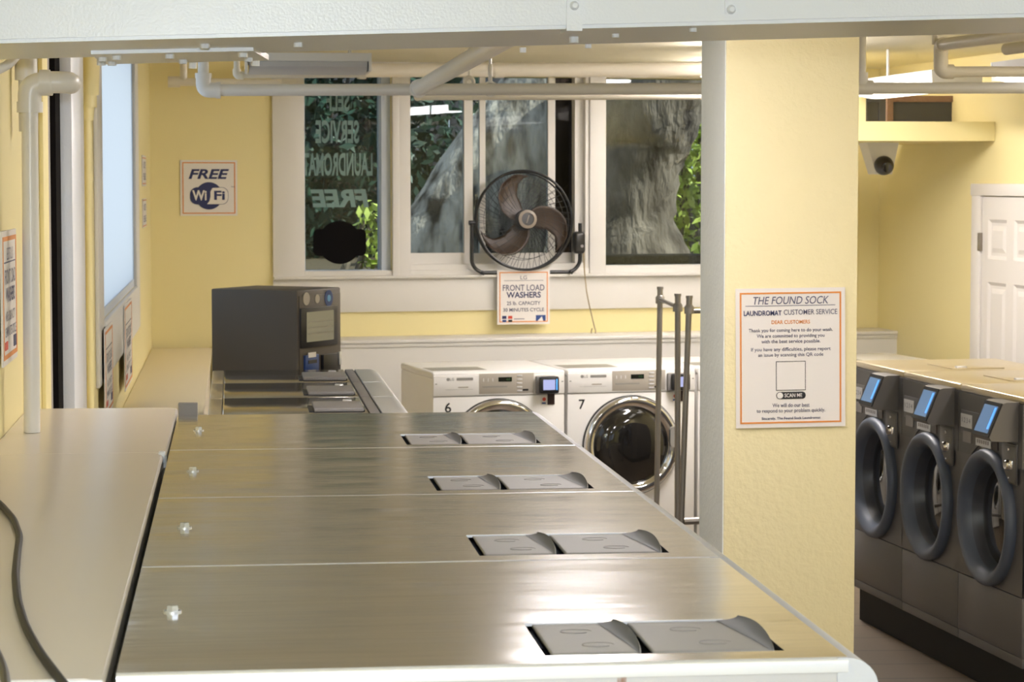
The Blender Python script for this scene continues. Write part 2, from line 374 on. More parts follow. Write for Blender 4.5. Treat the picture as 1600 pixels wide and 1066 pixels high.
# casing boards
def trim(n, boxes, m='white', T=TB, label=None, bev=.004):
    b = MB(T)
    for q in boxes: b.box(*q, bev)
    return struct(b.build('trim_%d' % n, m, smooth=30), label, 'trim')
trim(1, [(.697, .883, -.022, .0, 1.50, CEIL)], label='white casing board left of the lettered window')
trim(2, [(1.402, 1.507, -.022, .05, 1.50, CEIL), (1.40, 1.44, -.028, .0, 1.50, CEIL)], label='white mullion between the lettered window and the sliding window')
trim(3, [(2.60, 2.701, -.024, .05, 1.50, CEIL), (2.575, 2.60, -.01, .05, 1.50, CEIL)], label='white mullion between the sliding window and the trunk window')
trim(4, [(3.46, 3.65, -.022, .0, 1.50, CEIL)], label='white casing board right of the trunk window')
trim(5, [(.697, 3.65, -.022, .0, 1.292, 1.487), (.697, 3.65, -.06, .03, 1.487, 1.503), (.70, 3.6, -.012, .0, 1.495, 1.5325)], label='white apron board and sill under the back windows')
trim(6, [(.883, 3.46, -.02, .0, ZT, CEIL)], label='white head casing above the back windows')
# low white ledge along the back wall
led = sempty('wall_ledge', 'white boxed ledge with a moulded top running along the back wall', 'ledge', B0, TH)
MB().box(.40, CORNER_S-.01, -.345, -.001, 0, 1.112).build('front_board', 'white', led, smooth=0)
b = MB(); b.box(.40, CORNER_S-.005, -.36, -.001, 1.128, 1.15, .006); b.box(.40, CORNER_S-.008, -.352, -.001, 1.106, 1.128, .003); b.build('top_moulding', 'white', led)
# left wall window
frosted = bpy.data.materials.new('frosted_pane'); frosted.use_nodes = True
_n = frosted.node_tree.nodes; _l = frosted.node_tree.links; _n.clear()
_o = _n.new('ShaderNodeOutputMaterial'); _t = _n.new('ShaderNodeBsdfTranslucent'); _t.inputs[0].default_value = (.95, .97, .97, 1); _l.new(_t.outputs[0], _o.inputs[0])
W4 = sempty('window_4', 'bright left window seen edge on', 'window', (LWX, 0, 0), R(90))
b = MB(); frame_ring(b, 8.72, 11.66, 1.555, 2.66, .035, .0, .12); b.build('window_frame', 'winblue', W4, smooth=0)
MB().box(8.755, 11.625, .004, .008, 1.59, 2.625).build('pane', frosted, W4, smooth=0)
trim(7, [(8.40, 8.72, -.014, 0, 1.345, 2.70), (11.66, 12.0, -.014, 0, 1.345, 2.70)], T=TL, label='white upright casings of the left window')
trim(8, [(8.72, 11.66, -.02, 0, 1.35, 1.555)], T=TL, label='white apron board under the left window')

# doorway pieces on the left wall
D2 = sempty('door_2', 'edge of a white door with a dark seal on the left wall', 'door', (LWX, 0, 0), R(90))
MB().box(6.06, 6.22, -.012, 0, 1.0, CEIL, .003).build('door_stop', 'wall', D2)
MB().box(6.22, 6.36, -.006, 0, 1.0, CEIL, .002).build('jamb', 'counter', D2)
MB().box(6.36, 6.53, -.02, 0, 1.0, CEIL).build('seal', 'matte', D2)
MB().box(6.535, 6.90, -.05, 0, 1.0, CEIL, .003).build('leaf', 'beam', D2)
MB().box(6.92, 7.62, -.016, -.001, 1.0, CEIL, .003).build('casing', 'beam', D2)

# door on the right wall
D1 = sempty('door_1', 'white six panel door on the right wall', 'door', RA, RANG)
def rs(px, py, off=.03):      # distance along the right wall
    d = ray(px, py); n = Vector((1, -RK, 0)); t = ((RA-CAM).dot(n)-off)/d.dot(n); p = CAM+d*t
    return (p-RA).dot(Vector((math.cos(RANG), math.sin(RANG), 0))), p.z
sc0 = rs(1518, 287)[0]; sc1 = rs(1531, 306)[0]; dz = rs(1531, 306)[1]; cz = rs(1518, 287)[1]
dW = .80
b = MB(); b.box(sc0, sc1, -.03, 0, 0, cz-.02, .004); b.box(sc1+dW, sc1+dW+.12, -.03, 0, 0, cz-.02, .004); b.box(sc0-.01, sc1+dW+.13, -.034, 0, dz, cz, .006); b.build('casing', 'doorwhite', D1)
def panelled(b, x0, x1, z0, z1, panels, y):
    xs = sorted({x0, x1, *[p[i] for p in panels for i in (0, 1)]}); zs = sorted({z0, z1, *[p[i] for p in panels for i in (2, 3)]})
    for xa, xb in zip(xs, xs[1:]):
        for za, zb in zip(zs, zs[1:]):
            if any(p[0] < (xa+xb)/2 < p[1] and p[2] < (za+zb)/2 < p[3] for p in panels): continue
            b.face([(xa, y, za), (xb, y, za), (xb, y, zb), (xa, y, zb)])
    for p in panels:
        lv = [(0, 0), (.018, .012), (.035, .012), (.06, .003)]
        for (i0, d0), (i1, d1) in zip(lv, lv[1:]):
            A = [(p[0]+i0, y+d0, p[2]+i0), (p[1]-i0, y+d0, p[2]+i0), (p[1]-i0, y+d0, p[3]-i0), (p[0]+i0, y+d0, p[3]-i0)]
            B = [(p[0]+i1, y+d1, p[2]+i1), (p[1]-i1, y+d1, p[2]+i1), (p[1]-i1, y+d1, p[3]-i1), (p[0]+i1, y+d1, p[3]-i1)]
            for k in range(4): b.face([A[k], A[(k+1) % 4], B[(k+1) % 4], B[k]])
        i1, d1 = lv[-1]
        b.face([(p[0]+i1, y+d1, p[2]+i1), (p[1]-i1, y+d1, p[2]+i1), (p[1]-i1, y+d1, p[3]-i1), (p[0]+i1, y+d1, p[3]-i1)])
b = MB(); pa = sc1+.09; pw = .26; pg = .10
panelled(b, sc1+.004, sc1+dW-.004, .01, dz-.004, [(pa, pa+pw, 1.63, 1.845), (pa+pw+pg, pa+2*pw+pg, 1.63, 1.845), (pa, pa+pw, .85, 1.505), (pa+pw+pg, pa+2*pw+pg, .85, 1.505), (pa, pa+pw, .2, .72), (pa+pw+pg, pa+2*pw+pg, .2, .72)], -.016)
b.build('door_leaf', 'doorwhite', D1, smooth=0)
MB().box(sc1-.02, sc1+.012, -.034, -.012, 1.67, 1.77, .003).build('hinge', 'brass', D1)
MB().lathe([(0, .06), (.02, .055), (.03, .04), (.025, .02), (.012, .012), (.012, 0)], (sc1+dW-.07, -.016, .95), (0, -1, 0), 20).build('door_knob', 'brass', D1)

# soffit shelf box at top right
sof = sempty('wall_soffit', 'yellow boxed soffit with an open shelf above it at top right', 'soffit')
ys = 12.86; pL = aY(1330, 222, ys)
b = MB()
zb, zt = 2.268, 2.372
x1 = rwx(ys)-.002
xl = 2.95
b.box(xl, x1, ys, ys+.03, zb, zt); b.box(xl, x1-.02, ys+.03, 14.25, zb, zb+.03)
b.build('shelf_board', 'wall', sof, smooth=0)
xp = aY(1353, 170, ys).x
MB().box(xl, xp, ys, ys+.03, zt, CEIL).build('post', 'wall', sof, smooth=0)
def slate(px0, px1, py0, py1, yy, label, rim):
    a = aY(px0, py1, yy); c = aY(px1, py0, yy); zl = zb+.031
    t = thing('framed_board', label, 'board', ((a.x+c.x)/2, yy, zl))
    w = (c.x-a.x)/2; h = c.z-zl
    MB().box(-w+.03, w-.03, .0, .02, .03, h-.03).build('panel', 'board', t, smooth=0)
    b = MB(); frame_ring(b, -w, w, 0, h, .035, -.015, .025); b.build('frame', rim, t, smooth=0)
slate(1385, 1507, 150, 190, 13.5, 'dark slate panel in a carved brown frame on the high shelf', 'carved')
slate(1345, 1383, 150, 190, 13.25, 'small plain dark panel on the high shelf beside the yellow post', 'board')

# security camera under the soffit
t = thing('security_camera', 'black dome security camera on a white wedge mount under the soffit', 'camera', aY(1378, 226, 13.45))
t.location.z = zb
k = 13.45/F
b = MB(); b.prism([(-.092, 0), (.092, 0), (.055, -.178), (-.035, -.178)], -.02, .16, 'y'); b.build('mount', 'pvc', t, smooth=0)
MB().lathe([(.05, 0), (.055, .03), (.05, .055), (.034, .08), (.018, .092), (0, .096)], (0, -.02, -.125), (0, -1, -.15), 28).build('camera_ball', 'dark', t)
MB().lathe([(.028, .085), (.028, .10), (.022, .102), (0, .1)], (0, -.02, -.125), (0, -1, -.15), 20).build('camera_lens', 'glassdark', t)

# ---------------------------------------------------------------- counters on the left
T1 = CAMZ-.5185
ct = thing('counter', 'beige laminate counter along the left wall beside the four steel topped washers', 'counter', (LWX, 2.55, 0))
def panel_poly(x1, dz=0): return [(0.002, T1-.03), (0.002, T1), (x1-.02, T1), (x1-.004, T1-.003+dz), (x1, T1-.008), (x1, T1-.03)]
MB().prism(panel_poly(.335), .006, 2.15, 'y').build('countertop', 'counter', ct, smooth=20)
MB().prism(panel_poly(.341), 2.152, 3.09, 'y').build('countertop', 'counter', ct, smooth=20)
MB().box(.004, .334, 0, .006, T1-.06, T1-.001, .002).build('edge_strip', 'cstrip', ct)
MB().box(.326, .3385, 2.135, 2.152, T1-.02, T1+.003, .002).build('corner_tab', 'cstrip', ct)
MB().box(.004, .32, .02, 3.08, 0, T1-.031).build('cabinet', 'lowcounter', ct, smooth=0)
MB().box(.345, .388, 2.955, 2.975, T1-.1, T1+.022, .002).build('end_bracket', 'lid', ct)
lc = thing('low_counter', 'cream laminate shelf counter beyond the beige one, along the left wall', 'counter', (LWX, 5.72, 0))
MB().box(.002, .342, 0, 8.22, 1.08, 1.106, .004).build('countertop', 'lowcounter', lc)
MB().box(.002, .33, .01, 8.2, 0, 1.079).build('cabinet', 'lowcounter', lc, smooth=0)

# ---------------------------------------------------------------- steel topped washers
X0, L1, W, Y0 = -.128, .790, .72, 2.574
def make_front_washer():
    t = thing('washing_machine', '', 'washing machine')
    g = .003
    MB().box(.004, L1+.02, g+.004, W-g-.004, .25, T1-.05).build('body', 'silver', t, smooth=0)
    # top sheet with the detergent opening
    hx0, hx1, hy0, hy1 = .462, .729, .05, .247
    b = MB(); r = .006; c = .018
    xs = [0, hx0, hx1, L1]; yr = [g+r, hy0, hy1, W-g]
    for i in range(3):
        for j in range(3):
            if i == 1 and j == 1: continue
            n = 10 if i != 1 else 8
            for q in range(n):
                xa = xs[i]+(xs[i+1]-xs[i])*q/n; xb_ = xs[i]+(xs[i+1]-xs[i])*(q+1)/n
                b.face([(xa, yr[j], T1), (xb_, yr[j], T1), (xb_, yr[j+1], T1), (xa, yr[j+1], T1)])
    bmesh.ops.remove_doubles(b.bm, verts=b.bm.verts, dist=1e-5)
    b.face([(0, W-g, T1), (L1, W-g, T1), (L1, W-g, T1-.05), (0, W-g, T1-.05)]); b.face([(0, g+r, T1), (0, W-g, T1), (0, W-g, T1-.05), (0, g+r, T1-.05)])
    b.build('top_panel', 'steel', t, smooth=0)
    # folded edge, whitened for its glint, towards the next machine and the side sheet below it
    pr = [(g+r, T1)] + [(g+r-r*math.sin(R(a)), T1-r+r*math.cos(R(a))) for a in (15, 30, 45, 60, 75, 90)] + [(g, T1-.016), (g+r, T1-.016)]
    MB().prism(pr, 0, L1, 'x').build('folded_edge', 'hem', t, smooth=50)
    MB().box(.006, L1-.012, g+.003, g+.008, .27, T1-.014).build('side_panel', 'steelside', t, smooth=0)
    # rounded front panel along the top of the front
    rr = .034
    poly = [(L1-.012, T1-.2), (L1-.012, T1-.0005), (L1, T1-.0005)] + arc(L1, T1-rr-.0005, rr, 90, 0, 8)[1:] + [(L1+rr, T1-.2)]
    MB().prism(poly, g+.001, W-g-.001, 'y').build('front_panel', 'silver', t, smooth=40)
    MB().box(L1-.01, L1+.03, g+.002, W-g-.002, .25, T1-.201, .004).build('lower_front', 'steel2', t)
    ax = (1, 0, 0); o = (L1+.03, W/2, .92)
    MB().lathe([(.27, -.01), (.28, .02), (.26, .05), (.22, .05), (.2, .02)], o, ax).build('door_ring', 'silver', t)
    MB().lathe([(.205, .02), (.15, .06), (.08, .075), (0, .08)], o, ax).build('door_glass', 'glassdark', t)
    # detergent well and its two lids
    b = MB()
    b.face([(hx0, hy0, T1-.03), (hx1, hy0, T1-.03), (hx1, hy1, T1-.03), (hx0, hy1, T1-.03)])
    for a, c_ in (((hx0, hy0), (hx1, hy0)), ((hx1, hy0), (hx1, hy1)), ((hx0, hy1), (hx0, hy0))): b.face([(*a, T1), (*c_, T1), (*c_, T1-.03), (*a, T1-.03)])
    b.build('detergent_well', 'dark', t, smooth=0)
    MB().box(hx0, hx1-.03, hy1-.0025, hy1, T1-.003, T1+.0006).build('well_rim', 'hem', t, smooth=0)  # pale strip for the glint on the opening's far edge
    def lid(xa, xb, lipw, liph):
        zt = T1-.0022
        def hh(x, v):
            w = lipw*(.25+.75*v); e = (x-(xb-w))/w
            return liph*(.12+.88*math.sin(math.pi*.80*v))*e*e if e > 0 else 0
        b = MB(); nx, ny = 36, 10
        def fn(u, v):
            x = xa+(xb-xa)*u
            xe = x - .012*u**8*(1-v)**2*0
            rc = (u**14)*(.009*(1-v)**4+.010*v**6)
            return (x-rc, hy0+.003+(hy1-hy0-.008)*v, zt+hh(x, v))
        b.grid(fn, nx, ny)
        o = b.build('detergent_lid', 'lid', t, smooth=60, solid=.003)
        # the raised lip is its own piece, coloured dark for its shaded side
        b = MB()
        def fl(u, v):
            w = lipw*(.25+.75*v); x = xb-w+w*u
            rc = (((x-xa)/(xb-xa))**14)*(.009*(1-v)**4+.010*v**6)
            return (x-rc-.0006, hy0+.003+(hy1-hy0-.008)*v, zt+hh(x, v)+.0022)
        b.grid(fl, 10, 10); b.build('lip', 'lip', o, smooth=60, label='upturned lip of the grey lid, its shaded side coloured dark')
        for cx, cy in ((.42, .72), (.55, .3)):
            b = MB(); q = [(xa+(xb-xa)*cx+.018*math.cos(a*.3), hy0+(hy1-hy0)*cy+.012*math.sin(a*.3), zt+.0022) for a in range(19)]
            b.ring(q, .0004, 5); b.build('embossed_ring', 'lid', o)
    lid(hx0+.009, hx0+.115, .028, .007)
    lid(hx0+.122, hx1-.002, .036, .009)
    # hex bolt with washer
    bp = (.05, .372, T1)
    b = MB(); b.lathe([(.011, 0), (.011, .002), (.0085, .002)], bp, (0, 0, 1), 20)
    b.cyl((bp[0], bp[1], T1+.001), (bp[0], bp[1], T1+.008), .0082, 6, .0072); b.build('hex_bolt', 'zinc', t, smooth=25)
    return t
fwl = ['nearest of the four steel topped washers, rusty side panel facing the camera', 'second nearest steel topped washer of the row of four', 'third steel topped washer, between the second one and the farthest of the four',
       'farthest of the four large steel topped washers, under the number 6 machine']
w0 = make_front_washer()
for i in range(4):
    o = w0 if i == 0 else copy_tree(w0)
    o.location = (X0, Y0+W*i, 0); tag(o, fwl[i], 'washing machine', 'large steel topped washers in the front row')

# second group with smaller tops
T2 = 1.33
def make_small_washer():
    t = thing('washing_machine', '', 'washing machine'); w = .6; L = .60; g = .004
    MB().box(0, L+.03, g, w-g, .0, T2-.03, .004).build('body', 'silver', t)
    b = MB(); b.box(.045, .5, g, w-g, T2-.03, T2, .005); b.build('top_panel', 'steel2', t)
    b = MB(); b.box(.0, .043, g, w-g, T2-.03, T2-.001, .004); b.build('rear_strip', 'banktop', t)
    b = MB(); b.box(.503, .535, g, w-g, T2-.03, T2, .003); b.build('edge_strip', 'lid', t)
    MB().box(.535, .541, g, w-g, T2-.05, T2-.006).build('seam', 'gap', t, smooth=0)
    poly = [(.541, T2-.18), (.541, T2), (.595, T2)] + arc(.595, T2-.05, .05, 90, 0, 8)[1:] + [(.645, T2-.18)]
    MB().prism(poly, g, w-g, 'y').build('front_panel', 'hem', t, smooth=40)
    MB().box(.40, .49, .07, .27, T2, T2+.006, .003).build('well_rim', 'dark', t)
    b = MB(); b.box(.33, .485, .06, .30, T2+.001, T2+.014, .004); b.build('detergent_lid', 'lid', t)
    MB().box(.43, .46, .30, .35, T2, T2+.016, .004).build('catch', 'hem', t)
    MB().box(.315, .329, .07, .27, T2, T2+.004).build('hinge', 'gap', t)
    MB().lathe([(.22, 0), (.23, .03), (.19, .045), (.17, .01), (0, .02)], (L+.03, w/2, .8), (1, 0, 0)).build('door', 'glassdark', t)
    return t
sl = ['small steel topped washer right behind the farthest of the large steel topped ones', 'middle one of the three small steel topped washers', 'small steel topped washer in front of the dark payment kiosk']
s0_ = make_small_washer()
for i in range(3):
    o = s0_ if i == 0 else copy_tree(s0_)
    o.location = (-.088, 7.55+.605*i, 0); tag(o, sl[i], 'washing machine', 'small steel topped washers in the middle row')

# payment kiosk
kc = Vector((.243, 9.70, 0)); kr = R(58.3)
t = thing('payment_kiosk', 'dark bronze payment kiosk with a touchscreen behind the small steel topped washers', 'kiosk', kc, kr)
KH = 1.618; kw = .352; kd = .40
poly = [(0, 0), (kd, 0), (kd, KH), (.0, KH-.008)]
MB().box(0, kw, 0, kd, 0, KH, .006).build('body', 'kiosk', t)
MB().box(.012, kw-.008, -.004, .001, KH-.52, KH-.022, .002).build('front_plate', 'kiosk', t)
def kp(px, py):      # point on the kiosk front, local
    fn = Vector((math.sin(kr), -math.cos(kr), 0)); d = ray(px, py); tt = ((kc-CAM).dot(fn))/d.dot(fn); p = CAM+d*tt-kc
    return p.dot(Vector((math.cos(kr), math.sin(kr), 0))), p.z
def kbox(px0, py0, px1, py1, y0, y1, nm, m, bev=.002, par=None):
    a = kp(px0, py1); c = kp(px1, py0); return MB().box(a[0], c[0], y0, y1, a[1], c[1], bev).build(nm, m, par or t)
bz = kbox(467, 477, 524, 545, -.012, -.003, 'screen_bezel', 'dark')
sa = kp(475, 535); sc_ = kp(517, 484)
MB().box(sa[0], sc_[0], -.0135, -.011, sa[1], sc_[1]).build('screen', 'screen', bz, smooth=0)
kbox(473, 553, 494, 582, -.014, -.003, 'card_slot_plate', 'blue')
a = kp(477, 567); c = kp(490, 563); MB().box(a[0], c[0], -.016, -.012, a[1]-.004, c[1]+.004).build('card_slot', 'dark', t, smooth=0)
a = kp(483, 556); MB().box(a[0]-.03, a[0]+.03, -.015, -.0125, a[1]-.006, a[1]+.014).build('card_picture', 'paper', t, smooth=0)
kbox(500, 551, 526, 582, -.018, -.003, 'bill_slot_bezel', 'dark')
kbox(523.5, 549, 526.5, 570, -.022, -.015, 'bill_slot_edge', 'hem', .001)
for px, py, rr_, m in ((477, 467, .026, 'lgpanel'), (494, 467, .018, 'lgpanel'), (512, 466, .033, 'blue')):
    a = kp(px, py); MB().lathe([(0, .003), (rr_, .003), (rr_, 0)], (a[0], -.003, a[1]), (0, -1, 0), 24).build('badge', m, t, smooth=0)
a = kp(512, 466); MB().lathe([(0, .004), (.014, .004), (.014, 0)], (a[0], -.003, a[1]), (0, -1, 0), 20).build('badge_emblem', mat('light_blue_print', (.15, .4, .7), .4), t, smooth=0)
for k_ in range(3):
    a = kp(500, 500+k_*9); 
    MB().box(sa[0]+.02, sc_[0]-.02, -.0142, -.0134, a[1]-.006, a[1]-.002).build('screen_row', 'lgdip', t, smooth=0)

# ---------------------------------------------------------------- white front load washers by the back wall
LZ = 1.058; LOFF = 1.6
def make_lg(num):
    t = thing('front_load_washer', '', 'washing machine'); w = .717
    # local: x across, front at y=0, back at +y
    b = MB(); b.box(0, w, .012, .74, .02, LZ-.035, .01); b.build('body', 'lg', t)
    b = MB(); b.box(-.002, w+.002, .0, .745, LZ-.04, LZ, .014, 3); b.build('top_cover', 'lg', t)
    b = MB()
    def dip(u, v):
        x = .02+.30*u; y = .10+.22*v
        return (x, y, LZ+.001+.010*math.sin(math.pi*u)*math.sin(math.pi*min(1, v*1.2)))
    b.grid(dip, 20, 6); b.build('top_insert', 'lgdip', t)
    b = MB(); b.box(.002, w-.002, -.006, .014, .932, LZ-.018, .006); b.build('control_fascia', 'lg', t)
    b = MB(); b.box(.002, w-.002, 0, .014, .12, .929, .004); b.build('front_sheet', 'lg', t)
    b = MB(); b.box(.01, w-.01, .01, .02, .02, .118, .003); b.build('toe_panel', 'lg', t)
    MB().box(.248, .545, -.0075, -.005, .941, 1.047, .001).build('control_panel', 'lgpanel', t)
    MB().box(.352, .425, -.009, -.007, 1.003, 1.027).build('display', 'lcd', t, smooth=0)
    text('display_digits', [('48', .405, 1.015, .026, .013)], 'lcdon', t, -.0095)
    for k in range(5): MB().box(.452, .482, -.011, -.007, 1.030-k*.02, 1.037-k*.02, .002).build('button', 'sticker', t)
    MB().box(.484, .515, -.010, -.007, .953, .963, .001).build('start_button', 'dark', t)
    for k in range(3): MB().box(.27+.025*k, .274+.025*k, -.0082, -.007, 1.005, 1.022).build('cycle_mark', 'sticker', t, smooth=0)
    MB().box(.265, .40, -.0082, -.007, .974, .981).build('printed_row', 'lgbadge', t, smooth=0)
    MB().lathe([(0, .002), (.0085, .002), (.0085, 0)], (.081, -.006, 1.021), (0, -1, 0), 20).build('maker_emblem', 'lgbadge', t, smooth=0)
    text('maker_letters', [('LG', .102, 1.021, .022, .014)], 'lgbadge', t, -.0068, .02)
    MB().box(.127, .215, -.0075, -.0055, 1.014, 1.028).build('maker_badge', 'lgbadge', t, smooth=0)
    MB().box(.068, .215, -.0068, -.0055, .9665, .9675).build('drawer_line', 'lgbadge', t, smooth=0)
    MB().box(.135, .19, -.0068, -.0055, .975, .981).build('drawer_print', 'lgpanel', t, smooth=0)
    text('machine_number', [(num, .082, .873, .034, .052)], 'black', t, -.0015, .012)
    # door
    o = (.353, 0, .648); ax = (0, -1, 0)
    MB().lathe([(.268, 0), (.268, .012), (.262, .018)], o, ax, 64).build('door_seal', 'dark', t)
    dr = MB().lathe([(.264, .0), (.263, .022), (.256, .034), (.243, .042), (.205, .022), (.2, .016)], o, ax, 72).build('door_ring', 'chrome', t, smooth=60)
    MB().lathe([(.203, .014), (.196, .03), (.17, .044), (.12, .055), (.06, .060), (0, .061)], o, ax, 64).build('door_glass', 'glassdark', t, smooth=60)
    MB().prism(rrect(.353+.232, .69, .05, .11, .02), -.052, -.03, 'y').build('door_handle', 'lgbadge', t)
    # card reader
    MB().box(.553, .66, -.03, -.004, .935, 1.03, .006).build('reader_bracket', 'lid', t)
    rd = MB().box(.566, .672, -.055, -.028, .938, 1.028, .010).build('card_reader', 'dark', t)
    MB().box(.583, .648, -.0565, -.0545, .958, 1.012).build('reader_screen', 'bluescreen', rd, smooth=0)
    MB().box(.654, .660, -.0565, -.0545, .958, 1.015).build('status_light', 'bluelight', rd, smooth=0)
    st = MB().box(.585, .62, -.0025, .001, .875, .925).build('payment_sticker', 'paper', t, smooth=0)
    MB().lathe([(0, .003), (.010, .003), (.010, 0)], (.603, 0, .905), (0, -1, 0), 16).build('sticker_dot', 'red', t, smooth=0)
    MB().box(.59, .612, -.0032, .0, .88, .889).build('sticker_band', 'blue', t, smooth=0)
    MB().box(.622, .66, -.004, .001, .876, .935).build('dark_sticker', mat('maroon_black', (.03, .012, .012), .4), t, smooth=0)
    for sx in (.012, w-.02): MB().box(sx, sx+.01, -.0075, -.005, .995, 1.0).build('screw_cover', 'lgbadge', t, smooth=0)
    return t
ll = ['white front load washer number 6, partly hidden by the steel tops', 'white front load washer number 7 with its round chrome door behind the metal rack',
      'white front load washer mostly hidden behind the column, right of number 7', 'white front load washer right of the column, only its top showing behind the grey machines']
for i in range(4):
    o = make_lg(str(6+i))
    o.location = bw(1.256+.7295*i, LOFF); o.rotation_euler = (0, 0, TH); tag(o, ll[i], 'washing machine', 'white front load washers by the back wall')

# ---------------------------------------------------------------- grey bank of washers on the right
BR = R(-85.45); BK0 = Vector((2.893, 11.09, 0)); bdx = Vector((math.cos(BR), math.sin(BR), 0)); bdy = Vector((-math.sin(BR), math.cos(BR), 0))
BKO = Vector((2.862, 11.105, 0)); BW_ = .672; BZ = 1.217
pt = thing('machine_plinth', 'black plinth under the grey front load washers', 'plinth', BKO, BR)
MB().box(.02, 2.35, .035, .70, 0, .158).build('kick_board', 'plinth', pt, smooth=0)
pt_ = pt
def plate_hole(x0, x1, z0, z1, cx, cz, r, y0, y1, n=64):
    b = MB(); A = []
    angs = sorted([2*math.pi*k/n for k in range(n)] + [math.atan2(z-cz, x-cx) % (2*math.pi) for x in (x0, x1) for z in (z0, z1)])
    for a in angs:
        c, s_ = math.cos(a), math.sin(a); k = min([((x1 if c > 0 else x0)-cx)/c] if abs(c) > 1e-9 else [9e9]); k2 = ((z1 if s_ > 0 else z0)-cz)/s_ if abs(s_) > 1e-9 else 9e9
        k = max(min(k, k2), r+.0005); A.append(((cx+r*c, cz+r*s_), (cx+k*c, cz+k*s_)))
    for (i0, o0), (i1, o1) in zip(A, A[1:]+A[:1]):
        b.face([(i0[0], y0, i0[1]), (o0[0], y0, o0[1]), (o1[0], y0, o1[1]), (i1[0], y0, i1[1])]); b.face([(i0[0], y0, i0[1]), (i1[0], y0, i1[1]), (i1[0], y1, i1[1]), (i0[0], y1, i0[1])])
    bmesh.ops.remove_doubles(b.bm, verts=b.bm.verts, dist=1e-5)
    return b
def make_bank():
    t = thing('front_load_washer', '', 'washing machine'); w = BW_; g = .003; z0 = .159
    b = MB(); b.box(g, w-g, .16, .70, z0, BZ-.03, .003); b.box(g, .03, .012, .16, z0, BZ-.03); b.box(w-.03, w-g, .012, .16, z0, BZ-.03); b.build('body', 'bank', t)
    b = MB(); b.box(g, w-g, .0, .705, BZ-.03, BZ, .008, 3); b.build('top_panel', 'banktop', t)
    b = MB(); b.box(.30, .60, .25, .5, BZ+.0005, BZ+.004, .001); b.build('detergent_lid', 'banktop', t)
    MB().box(.56, .585, .28, .33, BZ, BZ+.012, .003).build('lid_catch', 'hem', t)
    # upper control panel with the arch over the door
    cx, cz, ra = .333, .712, .295
    a0 = 50
    zl = cz+ra*math.sin(R(a0))
    poly = [(g, zl), (cx-ra*math.cos(R(a0))-.03, zl)] + [(cx-ra*math.cos(R(a0+(180-2*a0)*k/14)), cz+ra*math.sin(R(a0+(180-2*a0)*k/14))+.0) for k in range(15)] + [(cx+ra*math.cos(R(a0))+.03, zl), (w-g, zl), (w-g, BZ-.03), (g, BZ-.03)]
    MB().prism(poly, -.006, .012, 'y').build('control_panel', 'bankpanel', t, smooth=0)
    plate_hole(g, w-g, .437, zl+.05, cx, cz-.005, .262, .001, .012).build('front_sheet', 'bank', t, smooth=0)
    MB().box(g, w-g, .001, .012, .20, .433, .002).build('lower_panel', 'bank', t)
    MB().box(g, w-g, .004, .012, z0, .197, .002).build('toe_strip', 'bank', t)
    MB().box(.03, .46, -.008, -.005, 1.02, 1.115, .002).build('display_strip', 'bankpanel', t)
    MB().box(.035, .155, -.010, -.007, 1.045, 1.10).build('price_sticker', 'sticker', t, smooth=0)
    text('price_text', [('1 2 3 4', .095, 1.075, .09, .02)], 'greyink', t, -.0105)
    MB().box(.06, .15, -.010, -.007, .985, 1.03).build('warning_label', 'lid', t, smooth=0)
    MB().box(.2, .355, -.010, -.007, .985, 1.022).build('instruction_sticker', 'sticker', t, smooth=0)
    for k in range(6): MB().box(.215+k*.022, .228+k*.022, -.0106, -.0095, .997, 1.012).build('sticker_mark', 'lid', t, smooth=0)
    MB().box(.37, .43, -.010, -.006, .985, 1.025).build('small_display', mat('brown_black_display', (.03, .018, .012), .2), t, smooth=0)
    # coin plate with chrome lock
    MB().box(.475, .625, -.012, -.004, .87, 1.03, .003).build('coin_plate', 'bankpanel', t)
    MB().box(.485, .615, -.014, -.011, .88, 1.02, .002).build('coin_face', 'readerbox', t)
    MB().lathe([(0, .02), (.016, .02), (.022, .012), (.024, 0)], (.56, -.013, .945), (0, -1, 0), 20).build('coin_lock', 'chrome', t)
    b = MB(); b.box(.535, .60, -.022, -.012, .93, .965, .004); b.build('coin_slot', 'chrome', t)
    for z in (.893, 1.005): MB().lathe([(0, .004), (.006, .003), (.007, 0)], (.55, -.013, z), (0, -1, 0), 10).build('screw', 'chrome', t)
    # wedge shaped card reader
    poly = [(0, 1.04), (-.115, 1.045), (-.125, 1.06), (-.07, 1.19), (-.055, 1.195), (0, 1.195)]
    rd = MB().prism(poly, .445, .625, 'x').build('card_reader', 'readerbox', t, smooth=30)
    n = Vector((0, -.92, .39)).normalized(); tz = Vector((0, .39, .92)).normalized()
    def sc(xa, xb, u0, u1, off, nm, m):
        o = Vector((0, -.125, 1.06)); b = MB(); c = [Vector((x, 0, 0))+o+tz*u for x, u in ((xa, u0), (xb, u0), (xb, u1), (xa, u1))]
        A = [b._v(p+n*off) for p in c]; B = [b._v(p-n*.004) for p in c]
        b.bm.faces.new(A); b.bm.faces.new(B[::-1])
        for k in range(4): b.bm.faces.new((A[k], A[(k+1) % 4], B[(k+1) % 4], B[k]))
        return b.build(nm, m, rd, smooth=0)
    sc(.45, .62, -.002, .142, .004, 'screen_bezel', 'dark')
    sc(.468, .602, .014, .126, .006, 'reader_screen', 'bluescreen2')
    sc(.58, .596, .03, .12, .0068, 'screen_bar', 'bluelight')
    # door
    o = (cx, 0, cz-.005); ax = (0, -1, 0)
    MB().lathe([(.272, -.004), (.275, .014), (.270, .030), (.258, .039), (.243, .038), (.228, .028), (.217, .012), (.210, -.008)], o, ax, 64).build('door_ring', 'ring', t, smooth=60)
